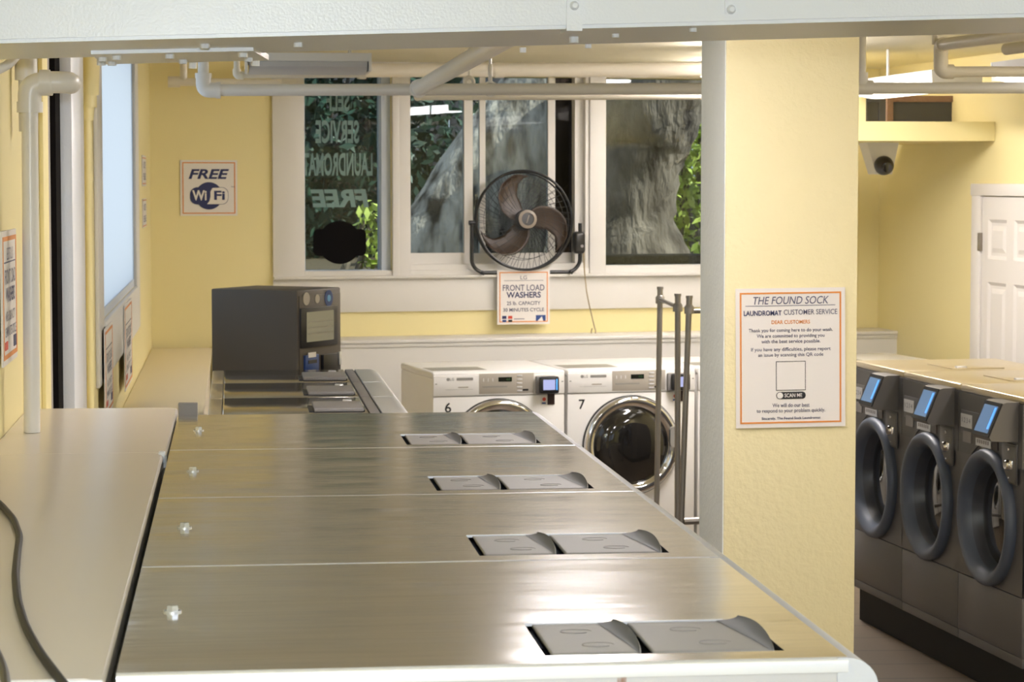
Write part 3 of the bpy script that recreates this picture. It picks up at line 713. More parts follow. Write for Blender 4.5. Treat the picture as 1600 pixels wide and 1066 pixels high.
    MB().lathe([(.211, -.006), (.200, -.03), (.192, -.055)], o, ax, 64).build('inner_ring', 'ringin', t, smooth=60)
    MB().lathe([(.194, -.05), (.17, -.042), (.12, -.030), (0, -.022)], o, ax, 48).build('door_glass', 'glassdark', t, smooth=60)
    return t
bl = ['grey front load washer half hidden by the column, at the far end of its row', 'grey front load washer in the middle of its row on the black plinth', 'grey front load washer at the right edge of the picture']
k0 = make_bank()
for i in range(3):
    o = k0 if i == 0 else copy_tree(k0)
    o.location = BKO + bdx*(BW_*i); o.rotation_euler = (0, 0, BR); tag(o, bl[i], 'washing machine', 'grey front load washers on the right')

# ---------------------------------------------------------------- signs
def sign(name, label, loc, rz, w, h, tilt=0, group=None, border=True, bw_=.007, inset=.015):
    t = thing(name, label, 'sign', loc, rz, group)
    if tilt: t.rotation_euler = (0, tilt, rz)
    MB().box(-w/2, w/2, -.002, .002, -h/2, h/2).build('board', 'paper', t, smooth=0)
    if border:
        b = MB(); frame_ring(b, -w/2+inset, w/2-inset, -h/2+inset, h/2-inset, bw_, -.0032, -.0015); b.build('border', 'orange', t, smooth=0)
    return t
# free wifi
t = sign('wifi_sign', 'square free wifi sign on the yellow back wall above the kiosk', bw(.333, .004, 2.0125), TH, .326, .317, inset=.012, bw_=.006)
text('heading', [('FREE', 0, .079, .232, .056)], 'navy', t, -.0035, .03, .25)
MB().prism(arc(0.0, -.045, .078, 0, 360, 40)[:-1], -.0042, -.0015, 'y').build('logo_disc', 'navy', t, smooth=0)
MB().prism(rrect(-.048, -.045, .12, .098, .04), -.0048, -.0015, 'y').build('logo_left', 'navy', t, smooth=0)
b = MB(); b.prism(rrect(.055, -.045, .112, .098, .036), -.0046, -.0015, 'y'); b.build('logo_right_edge', 'navy', t, smooth=0)
MB().prism(arc(.073, -.034, .036, 90, 0, 8)+arc(.073, -.056, .036, 0, -90, 8)+[(-.012, -.092), (.002, -.075), (.008, -.05), (.008, -.02), (.02, .0)], -.0052, -.0015, 'y').build('logo_right', 'paper', t, smooth=0)
text('logo_letters', [('Wi', -.055, -.042, .082, .058)], 'paper', t, -.0058, .03)
text('logo_letters', [('Fi', .06, -.042, .062, .052)], 'navy', t, -.0058, .03)
text('trade_mark', [('TM', .135, .006, .02, .008)], 'navy', t, -.0035)
# front load washers
t = sign('washer_sign', 'square front load washers sign hanging below the fan', bw(2.179, .066, 1.37), TH, .322, .322, inset=.013, bw_=.006)
text('maker_letters', [('LG', 0, .115, .04, .022)], 'greyink', t)
MB().box(-.12, .12, -.0032, -.0015, .096, .0985).build('rule', 'greyink', t, smooth=0)
text('heading', [('FRONT LOAD', 0, .055, .255, .036)], 'greyink', t, bold=.012)
text('heading', [('WASHERS', 0, .013, .21, .036)], 'navy', t, bold=.022)
text('details', [('25 lb. CAPACITY', 0, -.036, .205, .022), ('30 MINUTES CYCLE', 0, -.075, .25, .021)], 'greyink', t, bold=.012)
for x, m in ((-.118, 'navy'), (-.082, 'red')):
    MB().box(x-.013, x+.013, -.0032, -.0015, -.128, -.11).build('payment_mark', m, t, smooth=0); MB().box(x-.012, x+.012, -.0034, -.0015, -.147, -.133).build('payment_mark', 'blue' if m == 'navy' else 'black', t, smooth=0)
MB().box(-.06, .005, -.003, -.0015, -.131, -.127).build('payment_print', 'greyink', t, smooth=0)
MB().box(.075, .135, -.0032, -.0015, -.143, -.108).build('league_mark', 'blue', t, smooth=0)
MB().prism([(.085, -.143), (.112, -.115), (.12, -.143)], -.0036, -.0015, 'y').build('league_figure', 'paper', t, smooth=0)
# the long customer notice on the column
na = aY(1149, 449, 7.497); nb = aY(1320, 668, 7.497)
nw = nb.x-na.x; nh = na.z-nb.z
t = sign('customer_notice', 'tall customer service notice with an orange border on the yellow column', ((na.x+nb.x)/2, 7.494, (na.z+nb.z)/2), 0, nw-.004, nh-.006, tilt=R(-.6), inset=.013, bw_=.0052)
def nx(px): return ((px-444+25)/888*200/171)*nw      # sign-local from a crop 888 px wide of 200 px
def nline(s, x0, x1, z0, z1): # crop pixel box -> centre + size
    kx = nw/(795-40); kz = nh/(1010-28); cx = ((x0+x1)/2-417.5)*kx; cz = (519-(z0+z1)/2)*kz
    return (s, cx, cz, (x1-x0)*kx, (z1-z0)*kz)
text('heading', [nline('THE FOUND SOCK', 163, 678, 92, 146)], 'greyink', t, -.0035, 0.006, .22)
q = nline('', 110, 722, 154, 158); MB().box(q[1]-q[3]/2, q[1]+q[3]/2, -.0032, -.0015, q[2]-q[4]/2, q[2]+q[4]/2).build('rule', 'greyink', t, smooth=0)
text('subheading', [nline('LAUNDROMAT', 98, 356, 188, 224)], 'navy', t, -.0035, .022)
text('subheading', [nline('CUSTOMER SERVICE', 370, 736, 184, 220)], 'greyink', t, -.0035, .006)
text('greeting', [nline('DEAR CUSTOMERS', 287, 549, 257, 283)], 'orange', t, -.0035, .016)
text('paragraph', [nline('Thank you for coming here to do your wash.', 131, 705, 313, 345), nline('We are committed to providing you', 186, 648, 353, 384), nline('with the best service possible.', 217, 620, 391, 423),
     nline('If you have any difficulties, please report', 147, 690, 446, 478), nline('an issue by scanning this QR code', 195, 640, 485, 516)], 'greyink', t, -.0035, .01)
x = [nline('', 317, 519, 543, 746)][0]
b = MB(); frame_ring(b, x[1]-x[3]/2, x[1]+x[3]/2, x[2]-x[4]/2, x[2]+x[4]/2, .0016, -.0032, -.0015); b.build('code_frame', 'black', t, smooth=0)
x = nline('', 318, 519, 756, 806); MB().prism(rrect(x[1], x[2], x[3], x[4], x[4]*.49), -.0034, -.0015, 'y').build('scan_button', 'black', t, smooth=0)
text('scan_text', [nline('SCAN ME', 374, 494, 767, 794)], 'paper', t, -.0042, .01)
x = nline('', 322, 364, 760, 802); MB().lathe([(0, .0038), (x[3]/2, .0038), (x[3]/2, 0)], (x[1], 0, x[2]), (0, -1, 0), 20).build('scan_icon', 'paper', t, smooth=0)
text('closing', [nline('We will do our best', 291, 545, 835, 862), nline('to respond to your problem quickly.', 183, 652, 873, 906)], 'greyink', t, -.0035, .01)
text('signature', [nline('Sincerely, The Found Sock Laundromat', 218, 620, 930, 953)], 'navy', t, -.0035, .018)

# signs along the left wall
def washer_plate(label, c0, c1, off=.004, brand='', l2=('FRONT LOAD', 'WASHERS'), l3=('45 lb. CAPACITY', '25 MINUTES CYCLE')):
    p, q = at(*c0, 0, LWX+off), at(*c1, 0, LWX+off); w = q.y-p.y; z = (p.z+q.z)/2; y = (p.y+q.y)/2; h = abs(p.z-q.z)
    t = sign('washer_sign', label, (LWX+off, y, z), R(90), w, h, inset=.012, bw_=.009)
    k = h/.322
    if brand: text('maker_letters', [(brand, 0, .105*k, .14, .03*k)], 'greyink', t)
    MB().box(-w*.37, w*.37, -.0032, -.0015, .083*k, .086*k).build('rule', 'greyink', t, smooth=0)
    text('heading', [(l2[0], 0, .05*k, w*.72, .036*k)], 'greyink', t, bold=.012); text('heading', [(l2[1], 0, .006*k, w*.6, .036*k)], 'navy', t, bold=.022)
    text('details', [(l3[0], 0, -.045*k, w*.62, .024*k), (l3[1], 0, -.082*k, w*.74, .024*k)], 'greyink', t, bold=.012)
    MB().box(-w*.38, -w*.2, -.0032, -.0015, -.125*k, -.105*k).build('payment_mark', 'red', t, smooth=0)
    MB().box(w*.22, w*.40, -.0032, -.0015, -.128*k, -.1*k).build('league_mark', 'navy', t, smooth=0)
    return t
washer_plate('white washer sign on the left wall in front of the white drain pipe', (1, 362), (26, 557), .012, 'ELECTROLUX')
washer_plate('washer sign under the near end of the bright left window', (163, 515), (176, 634), .024)
washer_plate('washer sign under the far end of the bright left window', (194, 478), (206, 592), .024)
t = sign('narrow_sign', 'narrow yellow sign seen edge on beside the yellow pipe', (LWX+.003, 7.93, 1.72), R(90), .22, .5, border=False)
text('print', [('WASH', 0, .1, .16, .05), ('FOLD', 0, -.02, .16, .04)], 'greyink', t); text('print', [('$', 0, .2, .06, .05), ('$', 0, -.2, .06, .05)], 'red', t)
for z, lab in ((2.105, 'upper small sign on the left wall past the bright window'), (1.885, 'lower small sign on the left wall past the bright window')):
    t = sign('small_sign', lab, (LWX+.003, 12.95, z), R(90), .5, .16 if z > 2 else .15, border=False)
    MB().box(-.23, .23, -.0032, -.0015, .064, .069).build('rule', 'orange', t, smooth=0); MB().box(-.23, .23, -.0032, -.0015, -.069, -.064).build('rule', 'orange', t, smooth=0)
    text('print', [('NO DYE', 0, .03, .3, .036), ('PLEASE', 0, -.03, .34, .036)], 'greyink', t, bold=.02)

# lettering on the left back window, read from outside
def lz(py): return 0
t = thing('window_lettering', 'pale green lettering read backwards through the left back window', 'lettering', bw(1.115, -.109, 2.0), TH)
def wl(s, px0, px1, py0, py1):
    def q(px, py):
        d = ray(px, py); tt = ((B0-BN*.109-CAM).dot(BN))/d.dot(BN); p = CAM+d*tt; return (p-B0).dot(BU)-1.115, p.z-2.0
    a = q(px0, py1); c = q(px1, py0); return (s, (a[0]+c[0])/2, (a[1]+c[1])/2, c[0]-a[0], c[1]-a[1])
text('word', [wl('SELF', 510, 546, 142, 174)], 'letter', t, 0, .03, mirror=True)
text('word', [wl('SERVICE', 493, 561, 188, 224)], 'letter', t, 0, .03, mirror=True)
text('word', [wl('LAUNDROMAT', 473, 582, 239, 275)], 'letter', t, 0, .03, mirror=True)
text('word', [wl('FREE', 485, 576, 296, 324)], 'letter', t, 0, .04, .15, mirror=True)
a = wl('', 489, 571, 345, 413)
t = thing('window_sticker', 'black lobed sticker seen from behind at the bottom of the lettered window', 'sticker', bw(1.115, -.094, 2.0), TH)
b = MB(); b.prism(rrect(a[1], a[2], a[3], a[4]*.62, .032), -.002, .002, 'y'); b.build('wide_lobe', 'matte', t, smooth=0)
MB().lathe([(0, .003), (a[4]*.5, .003), (a[4]*.5, -.003), (0, -.003)], (a[1], 0, a[2]), (0, -1, 0), 40).build('round_lobe', 'matte', t, smooth=0)

# ---------------------------------------------------------------- fan on the sill
fs = bw(2.185, .055, 1.503)
t = thing('floor_fan', 'black round fan standing on the sill of the sliding window', 'fan', fs, TH)
FC = Vector((0, 0, .318)); FR = .292
tilt = Matrix.Translation(FC) @ Matrix.Rotation(R(-6), 4, 'X')
b = MB(tilt)
circ = lambda r, y, n=72: [(r*math.cos(2*math.pi*k/n), y, r*math.sin(2*math.pi*k/n)) for k in range(n)]
b.ring(circ(FR, -.01), .008, 8, True); b.ring(circ(FR*.985, .045), .005, 8, True)
b.build('guard_rim', 'fan', t)
for nm, y1, y2 in (('front_grille', -.075, -.012), ('rear_grille', .075, .045)):
    b = MB(tilt)
    for k in range(44):
        a = 2*math.pi*k/44; tw = .35
        pts = []
        for q in range(6):
            f = q/5; r = .05+(FR-.05)*f; aa = a+tw*(1-f)**1.5
            pts.append((r*math.cos(aa), y2+(y1-y2)*(1-f**2.2), r*math.sin(aa)))
        b.ring(pts, .0013, 5)
    for rr_ in (.11, .17, .23): b.ring(circ(rr_, y2+(y1-y2)*(1-((rr_-.05)/(FR-.05))**2.2), 48), .0014, 5, True)
    b.build(nm, 'fan', t)
for k, a0 in enumerate((0, -124, 112)):
    b = MB(tilt)
    lead = [(.045, 185), (.09, 176), (.15, 158), (.21, 140), (.25, 124), (.274, 102)]; trail = [(.045, 85), (.09, 96), (.15, 103), (.21, 98), (.25, 88), (.268, 80)]
    def fn(u, v, a0=a0):
        i = min(int(u*5), 4); f = u*5-i
        l = [lead[i][j]*(1-f)+lead[i+1][j]*f for j in (0, 1)]; q = [trail[i][j]*(1-f)+trail[i+1][j]*f for j in (0, 1)]
        r = l[0]*(1-v)+q[0]*v; a = R(l[1]*(1-v)+q[1]*v+a0)
        return (r*math.cos(a), -.022+.04*v+.008*math.sin(v*math.pi), r*math.sin(a))
    b.grid(fn, 15, 8); b.build('blade', 'blade', t, smooth=60, solid=.003)
MB(tilt).lathe([(.06, .05), (.06, -.02), (.055, -.03), (0, -.03)], (0, 0, 0), (0, 1, 0), 32).build('motor', 'fan', t)
hb = MB(tilt).lathe([(.055, .072), (.055, .082), (.038, .086), (.037, .078), (0, .078)], (0, 0, 0), (0, -1, 0), 40).build('hub_badge', 'hub', t)
MB(tilt).lathe([(.0375, .08), (0, .082)], (0, 0, 0), (0, -1, 0), 30).build('badge_face', 'dark', t)
b = MB(tilt); b.T = tilt @ Matrix.Rotation(R(20), 4, 'Y'); b.box(-.003, .003, -.085, -.082, -.024, .024); b.build('badge_bar', 'hub', t, smooth=0)
pth = fillet([(-.318, .0, .30), (-.318, .0, .06), (-.27, .0, .012), (.30, .0, .012), (.345, .0, .06), (.345, .0, .30)], .05)
MB().ring(pth, .0115, 10).build('stand', 'fan', t)
for sx in (-.26, .28): MB().ring([(sx, -.045, .008), (sx, .0, .012)], .01, 8).build('foot', 'fan', t)
MB().cyl((-.335, 0, .305), (-.295, 0, .305), .014, 12).build('pivot_knob', 'fan', t)
MB().box(.30, .37, -.04, .03, .12, .25, .02, 3).build('switch_box', 'fan', t)
MB().cyl((.345, -.045, .165), (.345, -.03, .165), .009, 12).build('switch_knob', 'lid', t)
pts = [Vector((.358, -.02, .13))]; 
cw = [(913, 425), (916, 455), (921, 480), (927, 505), (931, 520), (926, 526), (923, 520), (925, 513)]
b = MB(); pp = []
for px, py in cw:
    d = ray(px, py); tt = ((B0+BN*.10-CAM).dot(BN))/d.dot(BN); p = CAM+d*tt; pp.append(Vector(((p-fs).dot(BU), -.05, p.z-fs.z)))
b.ring(fillet([pts[0]]+pp, .02), .004, 7); b.build('power_cord', mat('tan_cord', (.34, .27, .16), .5), t)

# ---------------------------------------------------------------- metal rack beside the column
rA, rB, rC = aY(1031.5, 452, 11.72), aY(1059, 463, 11.0), aY(1077, 466, 10.82)
bA, bB, bC = aY(1026, 790, 11.72), aY(1058.5, 830, 11.0), aY(1064.5, 815, 10.82)
t = thing('metal_rack', 'grey tubular metal rack standing left of the column before washer number 7', 'rack', (rB.x, rB.y, 0))
og = Vector((rB.x, rB.y, 0))
def down(a, c):      # carry the post on to the floor
    d = (c-a); return a + d*((a.z-.06)/-d.z)
rD = rC+Vector((.62, .1, 0)); bD = Vector((rD.x, rD.y, .5))
for a, c in ((rA, bA), (rB, bB), (rC, bC), (rD, bD)):
    f = down(a, c); MB().cyl(a-og, f-og, .0135, 14).build('post', 'rack', t)
    MB().cyl(a-og, a-og+Vector((0, 0, .012)), .016, 14).build('post_cap', 'rack', t)
    MB().lathe([(.022, -.03), (.022, .0), (.015, .01)], a-og-Vector((0, 0, .04)), (0, 0, 1), 14).build('collar', 'rack', t)
    MB().lathe([(0, 0), (.02, 0), (.03, .03), (.015, .06), (0, .06)], Vector((f.x, f.y, 0))-og, (0, 0, 1), 14).build('foot', 'dark', t)
for a, c, dz_ in ((rA, rB, -.05), (rC, rD, -.06)):
    MB().ring([a-og+Vector((0, 0, dz_)), c-og+Vector((0, 0, dz_))], .010, 8).build('top_rail', 'rack', t)
lb = aY(1068, 815, 10.82); MB().ring([lb-og, lb-og+Vector((.6, .1, 0))], .016, 8).build('lower_rail', 'rack', t)

# ---------------------------------------------------------------- pipes
def pipe(name, label, m, runs, fits=(), cat='pipe', group=None, hang=()):
    t = thing(name, label, cat, runs[0][0][0])
    o = Vector(runs[0][0][0])
    for pts, r in runs: MB().ring([Vector(p)-o for p in pts], r, 16).build('pipe_run', m, t, smooth=50)
    for kind, pts, r in fits: MB().ring([Vector(p)-o for p in pts], r, 16).build(kind, m, t, smooth=50)
    return t
def elbow(a, c, bnd, L, r):      # rounded elbow around corner c, coming from a, leaving to b
    a, c, bnd = Vector(a), Vector(c), Vector(bnd); u = (a-c).normalized(); v = (bnd-c).normalized()
    return ('elbow', fillet([c+u*L, c, c+v*L], L*.9, 8), r)
def collar(c, d, L, r): c = Vector(c); d = Vector(d).normalized(); return ('coupling', [c-d*L/2, c+d*L/2], r)
Y1 = 10.2
e0 = aY(318, 141, Y1); t0 = Vector((e0.x, Y1, CEIL)); e1 = aY(1338, 137, Y1); far = aY(1700, 137, Y1)
pz = e0.z
runL = [e0+Vector((0, 0, 0)), Vector((far.x, Y1, far.z))]
pipe('sprinkler_pipe', 'long white plastic pipe under the ceiling running behind the column', 'pvc', [([t0, e0], .0225), (runL, .0245)],
     [elbow(t0, e0, runL[1], .055, .031), collar(e0+Vector((.06, 0, .0)), (1, 0, 0), .02, .034), collar(e0+Vector((0, 0, .06)), (0, 0, 1), .02, .034),
      ('riser', [Vector((e1.x+.02, Y1, e1.z)), Vector((e1.x+.02, Y1, CEIL))], .02), collar((e1.x+.02, Y1, e1.z+.04), (0, 0, 1), .05, .03), collar((e1.x+.02, Y1, e1.z), (1, 0, 0), .1, .031)])
h0 = aY(766, 110, Y1)
hg = thing('pipe_hanger', 'white strap hanger holding up the long plastic pipe', 'hanger', (h0.x, Y1, CEIL))
b = MB(); b.ring([(0+.029*math.cos(a*math.pi/12), 0, aY(766, 139, Y1).z-CEIL+.029*math.sin(a*math.pi/12)) for a in range(24)], .005, 6, True); b.build('loop', 'pvc', hg)
MB().cyl((0, 0, 0), (0, 0, aY(766, 128, Y1).z-CEIL), .006, 8).build('rod', 'pvc', hg)
MB().box(-.008, .008, -.008, .008, aY(766, 130, Y1).z-CEIL, aY(766, 100, Y1).z-CEIL, .003).build('strap', 'pvc', hg)
h1 = aY(733, 128, 10.6)
hg = thing('eye_hanger', 'small white ring hanging from a rod above the long plastic pipe', 'hanger', (h1.x, 10.6, CEIL))
MB().ring([(.019*math.cos(a*math.pi/10), 0, h1.z-CEIL+.019*math.sin(a*math.pi/10)) for a in range(20)], .009, 8, True).build('ring', 'cream', hg)
MB().cyl((0, 0, 0), (0, 0, h1.z-CEIL+.02), .005, 8).build('rod', 'cream', hg)
Y2_ = 11.6
a = aY(653, 151.5, Y2_); c = aY(1130, 150.5, Y2_); u_ = aY(640, 143, Y2_)
pipe('cream_pipe', 'thin cream pipe just below and behind the long white plastic pipe', 'cream', [([a, c], .016)], [collar(a, (0, 1, 0), .03, .019), ('hook', [Vector((a.x-.012, Y2_, a.z+.01)), Vector((a.x-.035, Y2_+.01, a.z+.03))], .006), ('rod', [Vector((c.x-.06, Y2_, c.z)), Vector((c.x-.06, Y2_, CEIL))], .006)])
a = aY(653, 139, 10.14); c = aY(742, 88, 8.0); d_ = c+(c-a)*.55
pipe('sloping_pipe', 'fat white pipe sloping towards the camera from the long plastic pipe', 'pvc', [([a, d_], .031)], [collar(a+(c-a)*.02, c-a, .05, .038), ('flange', [a, a+Vector((0, -.02, .004))], .036), ('rod', [d_, Vector((d_.x, d_.y, CEIL))], .006)])
Y3 = 13.3
a = aY(565, 110, Y3); c = aY(1200, 108, Y3)
pipe('cream_main_pipe', 'fat cream pipe running along the top of the back windows', 'cream', [([a, c], .038)], [collar(a, (1, 0, 0), .05, .046), collar(aY(780, 110, Y3), (1, 0, 0), .05, .042)])
Y4 = 11.2
a = aY(370, 118, Y4); c = aY(566, 116.5, Y4)
pipe('small_cream_pipe', 'small cream pipe under the unlit grey ceiling fixture', 'cream', [([a, c], .014)], [collar(c, (1, 0, 0), .03, .022), elbow(c, a, a+Vector((0, 0, .4)), .03, .019), ('riser', [a, Vector((a.x, Y4, CEIL))], .014)])
a = aY(272, 128, 12.4); c = aY(300, 128, 12.4)
pipe('corner_pipe', 'short cream pipe with a drop in the top left corner of the back wall', 'cream', [([a, aY(440, 130, 12.4)], .02), ([aY(287, 128, 12.4), Vector((aY(287, 128, 12.4).x, 12.4, CEIL))], .018)], [collar(a, (1, 0, 0), .06, .028)])
# right hand branch
Y5 = 9.4
a = aY(1620, 50, 8.0); e = aY(1480, 70, Y5); f = aY(1470, 70, Y5); g_ = aY(1470, 112, Y5); h = aY(1690, 112, Y5)
pipe('branch_pipe', 'cream branch pipe stepping down with two elbows at top right', 'cream', [([a, f], .024), ([f, g_], .02), ([g_, h], .021)],
     [elbow(a, f, g_, .05, .028), elbow(f, g_, h, .05, .029), collar((f+g_)/2, g_-f, .05, .027), ('riser', [Vector((f.x-.02, Y5+.01, f.z)), Vector((f.x-.02, Y5+.01, CEIL))], .012)])
a = aY(1572, 77, 9.0); c = aY(1700, 60, 8.5)
pipe('stub_pipe', 'short cream pipe end at the right edge above the lamps', 'cream', [([a, c], .022)], [])

# left wall drain pipe
e = aY(50, 133, 5.1); bt = Vector((aY(50, 672, 5.1).x, 5.1, T1+.001)); e2 = Vector((e.x+.062, 5.1, e.z+.006)); e.x = bt.x+.004
t = pipe('drain_pipe', 'white plastic drain pipe rising from the beige counter to an elbow', 'pvc', [([bt, e], .0168), ([e, e2], .0175)],
     [elbow(bt, e, e2, .045, .024), collar(e-Vector((0, 0, .045)), (0, 0, 1), .022, .0265), collar(e+Vector((.036, 0, .003)), (1, 0, 0), .02, .0245), ('elbow', fillet([e2-Vector((.035, 0, 0)), e2+Vector((.012, 0, 0)), e2+Vector((.012, .05, .0))], .03, 8), .0225), collar(e2-Vector((.036, 0, 0)), (1, 0, 0), .022, .0255)])
u0 = aY(41, 118, 5.35); 
pipe('vent_pipe', 'short white pipe with a coupling dropping from the beam at far left', 'pvc', [([Vector((u0.x, 5.35, u0.z-.12)), Vector((u0.x, 5.35, CEIL))], .017)], [collar((u0.x, 5.35, u0.z+.015), (0, 0, 1), .05, .024)])
a = aY(8, 112, 4.7); c = aY(-30, 125, 4.5); 
pipe('bent_conduit', 'white bent conduit at the top left corner under the beam', 'pvc', [(fillet([Vector((a.x-.16, 4.7, a.z-.02)), a, a+Vector((.03, .1, .06))], .06), .009)], [])
# yellow pipe
yx = aY(129, 300, 7.75).x
pipe('yellow_pipe', 'yellow painted pipe on the left wall between the white door and the window', 'ypipe', [([Vector((LWX+.02, 7.75, 1.108)), Vector((LWX+.02, 7.75, 2.26))], .012), ([Vector((LWX+.02, 7.75, 2.24)), Vector((LWX+.028, 7.75, 2.33))], .018), ([Vector((LWX+.03, 7.75, 2.32)), Vector((LWX+.05, 7.7, CEIL))], .026)],
     [collar((LWX+.02, 7.75, 2.06), (0, 0, 1), .02, .015), collar((LWX+.027, 7.75, 2.30), (0, 0, 1), .04, .022)])

# cord on the counter
t = thing('black_cord', 'thick black cord lying in a curve on the near end of the counter', 'cord')
cp = [(-30, 765), (0, 787), (22, 812), (31, 838), (27, 865), (24, 900), (28, 940), (40, 980), (62, 1020), (92, 1060), (120, 1095)]
pts = []
for px, py in cp:
    p = at(px, py, 2, T1+.0054); 
    if p.y < 2.55: p.z = T1+.0054
    pts.append(p)
MB().ring(fillet(pts, .05, 4), .0052, 10).build('cable', mat('black_cable', (.012, .012, .016), .5, spec=.25), t)
tag(MB().ring(fillet([at(px, py, 2, T1+.0052) for px, py in ((-60, 960), (-10, 1010), (6, 1045), (12, 1090))], .04), .005, 10).build('cord_end', M['dark'], None), 'end of a dark cord at the bottom left corner of the counter', 'cord')

# ---------------------------------------------------------------- ceiling fixtures
def fixture(label, p0, p1, w, z0, z1, lit, group):
    p0, p1 = Vector(p0), Vector(p1); c = (p0+p1)/2; d = p1-p0; Lh = d.length/2
    t = thing('ceiling_light', label, 'ceiling light', (c.x, c.y, z0), math.atan2(d.y, d.x), group)
    h = z1-z0
    b = MB(); b.prism([(-w/2, h), (-w/2+.01, h-.035), (w/2-.01, h-.035), (w/2, h)], -Lh, Lh, 'x'); b.build('housing', 'fixt', t, smooth=0)
    b = MB(); poly = [(-w/2+.012, h-.036)] + [(-(w/2-.012)*math.cos(R(a)), (h-.036)*(1-math.sin(R(a))**.6)) for a in range(15, 180, 15)] + [(w/2-.012, h-.036)]
    b.prism(poly, -Lh+.012, Lh-.012, 'x'); b.build('diffuser', ('lamp2' if lit and z0 < 2.6 else ('lamp4' if 11 < p0.y < 12 else 'lamp3' if p0.y > 4.4 else 'lamp')) if lit else 'lens', t, smooth=40)
    for s in (-1, 1): MB().prism([(-w/2, h), (-w/2+.006, .01), (w/2-.006, .01), (w/2, h)], s*Lh-.006, s*Lh+.006, 'x').build('end_cap', 'fixt', t, smooth=0)
    for s in (-.7, .7): MB().cyl((s*Lh, 0, h), (s*Lh, 0, CEIL-z0), .008, 8).build('stem', 'fixt', t)
    return t
lg_ = 'lit ceiling lights'
fx = 3.42
fixture('lit ceiling light above the grey washers, nearest the soffit', (fx-.03, 12.72, 0), (fx+.04, 11.5, 0), .26, 2.487, 2.585, True, lg_)
fixture('lit ceiling light above the grey washers at the right edge of the picture', (fx+.10, 10.75, 0), (fx+.17, 9.55, 0), .26, 2.49, 2.585, True, lg_)
# added unseen ceiling lamps, placed to brighten the room; they show in the glass
HID_ADDED = [(2.55, 11.7), (2.80, 13.35), (.95, 6.45), (2.7, 5.6), (3.9, 7.8)]
for x, y in HID_ADDED + [(2.4, 1.2), (.3, -.6), (3.9, 3.6)]:
    if (x, y) in HID_ADDED:
        fixture('added ceiling light hidden behind the yellow column to brighten the back' if y > 11 else 'added ceiling light above the machines, hidden by the white beam', (x, y-.6, 0), (x, y+.6, 0), .26, CEIL-.1, CEIL-.001, True, lg_)
    else: fixture('added ceiling light above the aisle, outside the picture', (x, y-.6, 0), (x, y+.6, 0), .26, CEIL-.1, CEIL-.001, True, lg_)
a = aY(385, 108, 10.6); c = aY(556, 111, 10.6)
fixture('unlit grey ceiling light above the left end of the long plastic pipe', (a.x, 10.75, 0), (c.x+.06, 10.75, 0), .40, 2.515, 2.60, False, None)

# ---------------------------------------------------------------- outdoors
gz = 1.42
tag(MB(TB).box(-3, 12, .3, 14, gz-.2, gz).build('ground', 'soil', smooth=0), 'brown ground outside the back windows', 'ground', kind='structure')
def leaves(name, label, cat, m, blobs, n, size):
    t = thing(name, label, cat, bw(blobs[0][0], -blobs[0][1], gz), TH)
    o = Vector((blobs[0][0], blobs[0][1], gz)); b = MB()
    for k in range(n):
        s, d, z, rs_, rz_ = random.choice(blobs)
        while True:
            v = Vector((random.uniform(-1, 1), random.uniform(-1, 1), random.uniform(-1, 1)))
            if .25 < v.length < 1: break
        c = Vector((s+v.x*rs_, d+v.y*rs_*.7, z+v.z*rz_))-o
        if c.z < .01: c.z = random.uniform(.01, .3)
        a = Vector((random.gauss(0, 1), random.gauss(0, 1), random.gauss(0, 1))).normalized(); e = a.cross(Vector((random.gauss(0, 1), random.gauss(0, 1), random.gauss(0, 1)))).normalized()
        L_ = size*random.uniform(.6, 1.3)
        b.face([c-a*L_, c+e*L_*.45, c+a*L_, c-e*L_*.45])
    b.build('foliage', m, t, smooth=0)
    b = MB(); 
    for s, d, z, rs_, rz_ in blobs:
        for q in range(3): b.ring([Vector((s+random.uniform(-.2, .2), d, gz))-o, Vector((s+random.uniform(-.4, .4)*rs_, d, z+rz_*.5))-o], [.03, .012], 6)
    b.build('branches', 'bark', t)
    return t
def bpx(px, py, d):      # back-wall coordinates of a pixel at depth d behind the wall
    q = ray(px, py); tt = ((B0-BN*d-CAM).dot(BN))/q.dot(BN); p = CAM+q*tt; return (p-B0).dot(BU), p.z
def blob(px, py, d, r, rz=None): s, z = bpx(px, py, d); return (s, d, z, r, rz or r)
leaves('evergreen_hedge', 'dark green hedge seen through the lettered window', 'hedge', 'leafd', [blob(480, 180, 6.2, 1.3), blob(560, 150, 6.2, 1.3), blob(520, 260, 6.2, 1.2), blob(600, 250, 6.4, 1.2), blob(460, 300, 6.4, 1.1), blob(540, 340, 6.5, 1.0)], 7000, .07)
leaves('leafy_shrub', 'bright sunlit shrub right of the tree trunk outside', 'shrub', 'leafy', [blob(1075, 250, 4.0, .30, .5), blob(1072, 330, 4.0, .3, .5), blob(1120, 280, 4.3, .5, .7), blob(1140, 200, 4.3, .5, .6), blob(1050, 400, 4.4, .3, .3)], 2600, .05)
leaves('sapling', 'small yellow green sapling low behind the lettered window', 'shrub', 'leafy', [blob(578, 370, 2.4, .12, .25)], 160, .04)
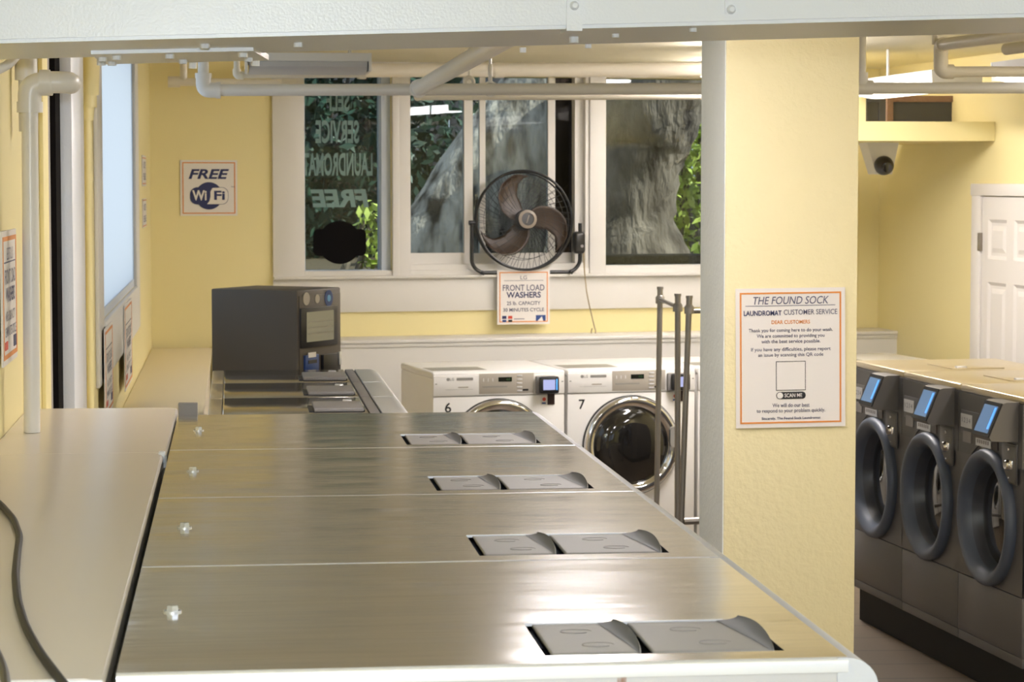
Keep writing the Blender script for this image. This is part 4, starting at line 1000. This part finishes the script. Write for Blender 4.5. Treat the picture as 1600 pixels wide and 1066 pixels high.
# trunk and limb
def trunk(name, label, pts, rad, d, bark='bark'):
    s0, z0 = bpx(pts[0][0], pts[0][1], d)
    t = thing(name, label, 'tree', bw(s0, -d, gz), TH)
    P = []; 
    for px, py in pts:
        s, z = bpx(px, py, d); P.append(Vector((s-s0, 0, z-gz)))
    b = MB(); PP = fillet(P, .3, 5); n = len(PP); rr = []
    for i in range(n):
        f = i/(n-1)*(len(rad)-1); j = min(int(f), len(rad)-2); rr.append(rad[j]*(1-(f-j))+rad[j+1]*(f-j))
    b.ring(PP, rr, 22); 
    for v in b.bm.verts: v.co += Vector((random.uniform(-1, 1), random.uniform(-1, 1), 0))*.02
    b.build('trunk', bark, t, smooth=70); return t
tr = trunk('tree', 'thick grey tree trunk outside the right back window', [(988, 430), (985, 360), (995, 270), (1010, 190), (1030, 90), (1040, 40)], [.42, .30, .30, .38, .42, .45], 2.6)
s_, z_ = bpx(640, 330, 3.4); s2, z2 = bpx(900, 150, 3.2)
tr2 = trunk('tree', 'dark leaning tree trunk outside the sliding window', [(700, 450), (735, 380), (800, 270), (880, 170), (960, 80)], [.55, .52, .5, .5, .5], 3.6, 'bark2')
# board fence and building behind
fn_ = thing('board_fence', 'weathered grey board fence behind the trees outside', 'fence', bw(1.5, -8.6, gz), TH)
for k in range(26): MB().box(-3+k*.3, -3+k*.3+.285, random.uniform(-.01, .01), .03, 0, 3.6, .004).build('board', 'fence', fn_)
MB().box(-3, 4.8, .03, .07, .5, .6).build('rail', 'fence', fn_, smooth=0)
tag(MB(TB).box(2.55, 3.5, .32, .55, gz, 1.60, .03).build('leaf_pile', 'soil'), 'low heap of brown leaves against the right back window', 'leaves', kind='stuff')

# ---------------------------------------------------------------- light
w = bpy.data.worlds.new('world'); SC.world = w; w.use_nodes = True
bg = w.node_tree.nodes['Background']; bg.inputs[0].default_value = (.70, .80, .93, 1); bg.inputs[1].default_value = 1.08
def light(name, kind, loc, energy, col, size=.1, rot=None):
    l = bpy.data.lights.new(name, kind); l.energy = energy; l.color = col
    if kind == 'AREA': l.size = size
    if kind in ('POINT', 'SPOT'): l.shadow_soft_size = size
    o = bpy.data.objects.new(name, l); COL.objects.link(o); o.location = loc
    if rot: o.rotation_euler = rot
    return o
fl = light('camera_flash', 'POINT', (0, .02, CAMZ+.085), 195, (.80, .90, 1.0), .02)
sun = light('sun', 'SUN', (0, 0, 20), 9, (1, .93, .8)); sun.data.angle = R(.6)
sun.rotation_euler = Vector((-.62, .22, -.75)).to_track_quat('-Z', 'Y').to_euler()
SC.view_settings.view_transform = 'Standard'; SC.view_settings.look = 'None'; SC.view_settings.exposure = .06; SC.view_settings.gamma = 1
SC.view_settings.use_curve_mapping = False
SC.cycles.max_bounces = 8; SC.cycles.caustics_reflective = False; SC.cycles.caustics_refractive = False
SC.cycles.use_denoising = True; SC.cycles.sample_clamp_indirect = 6
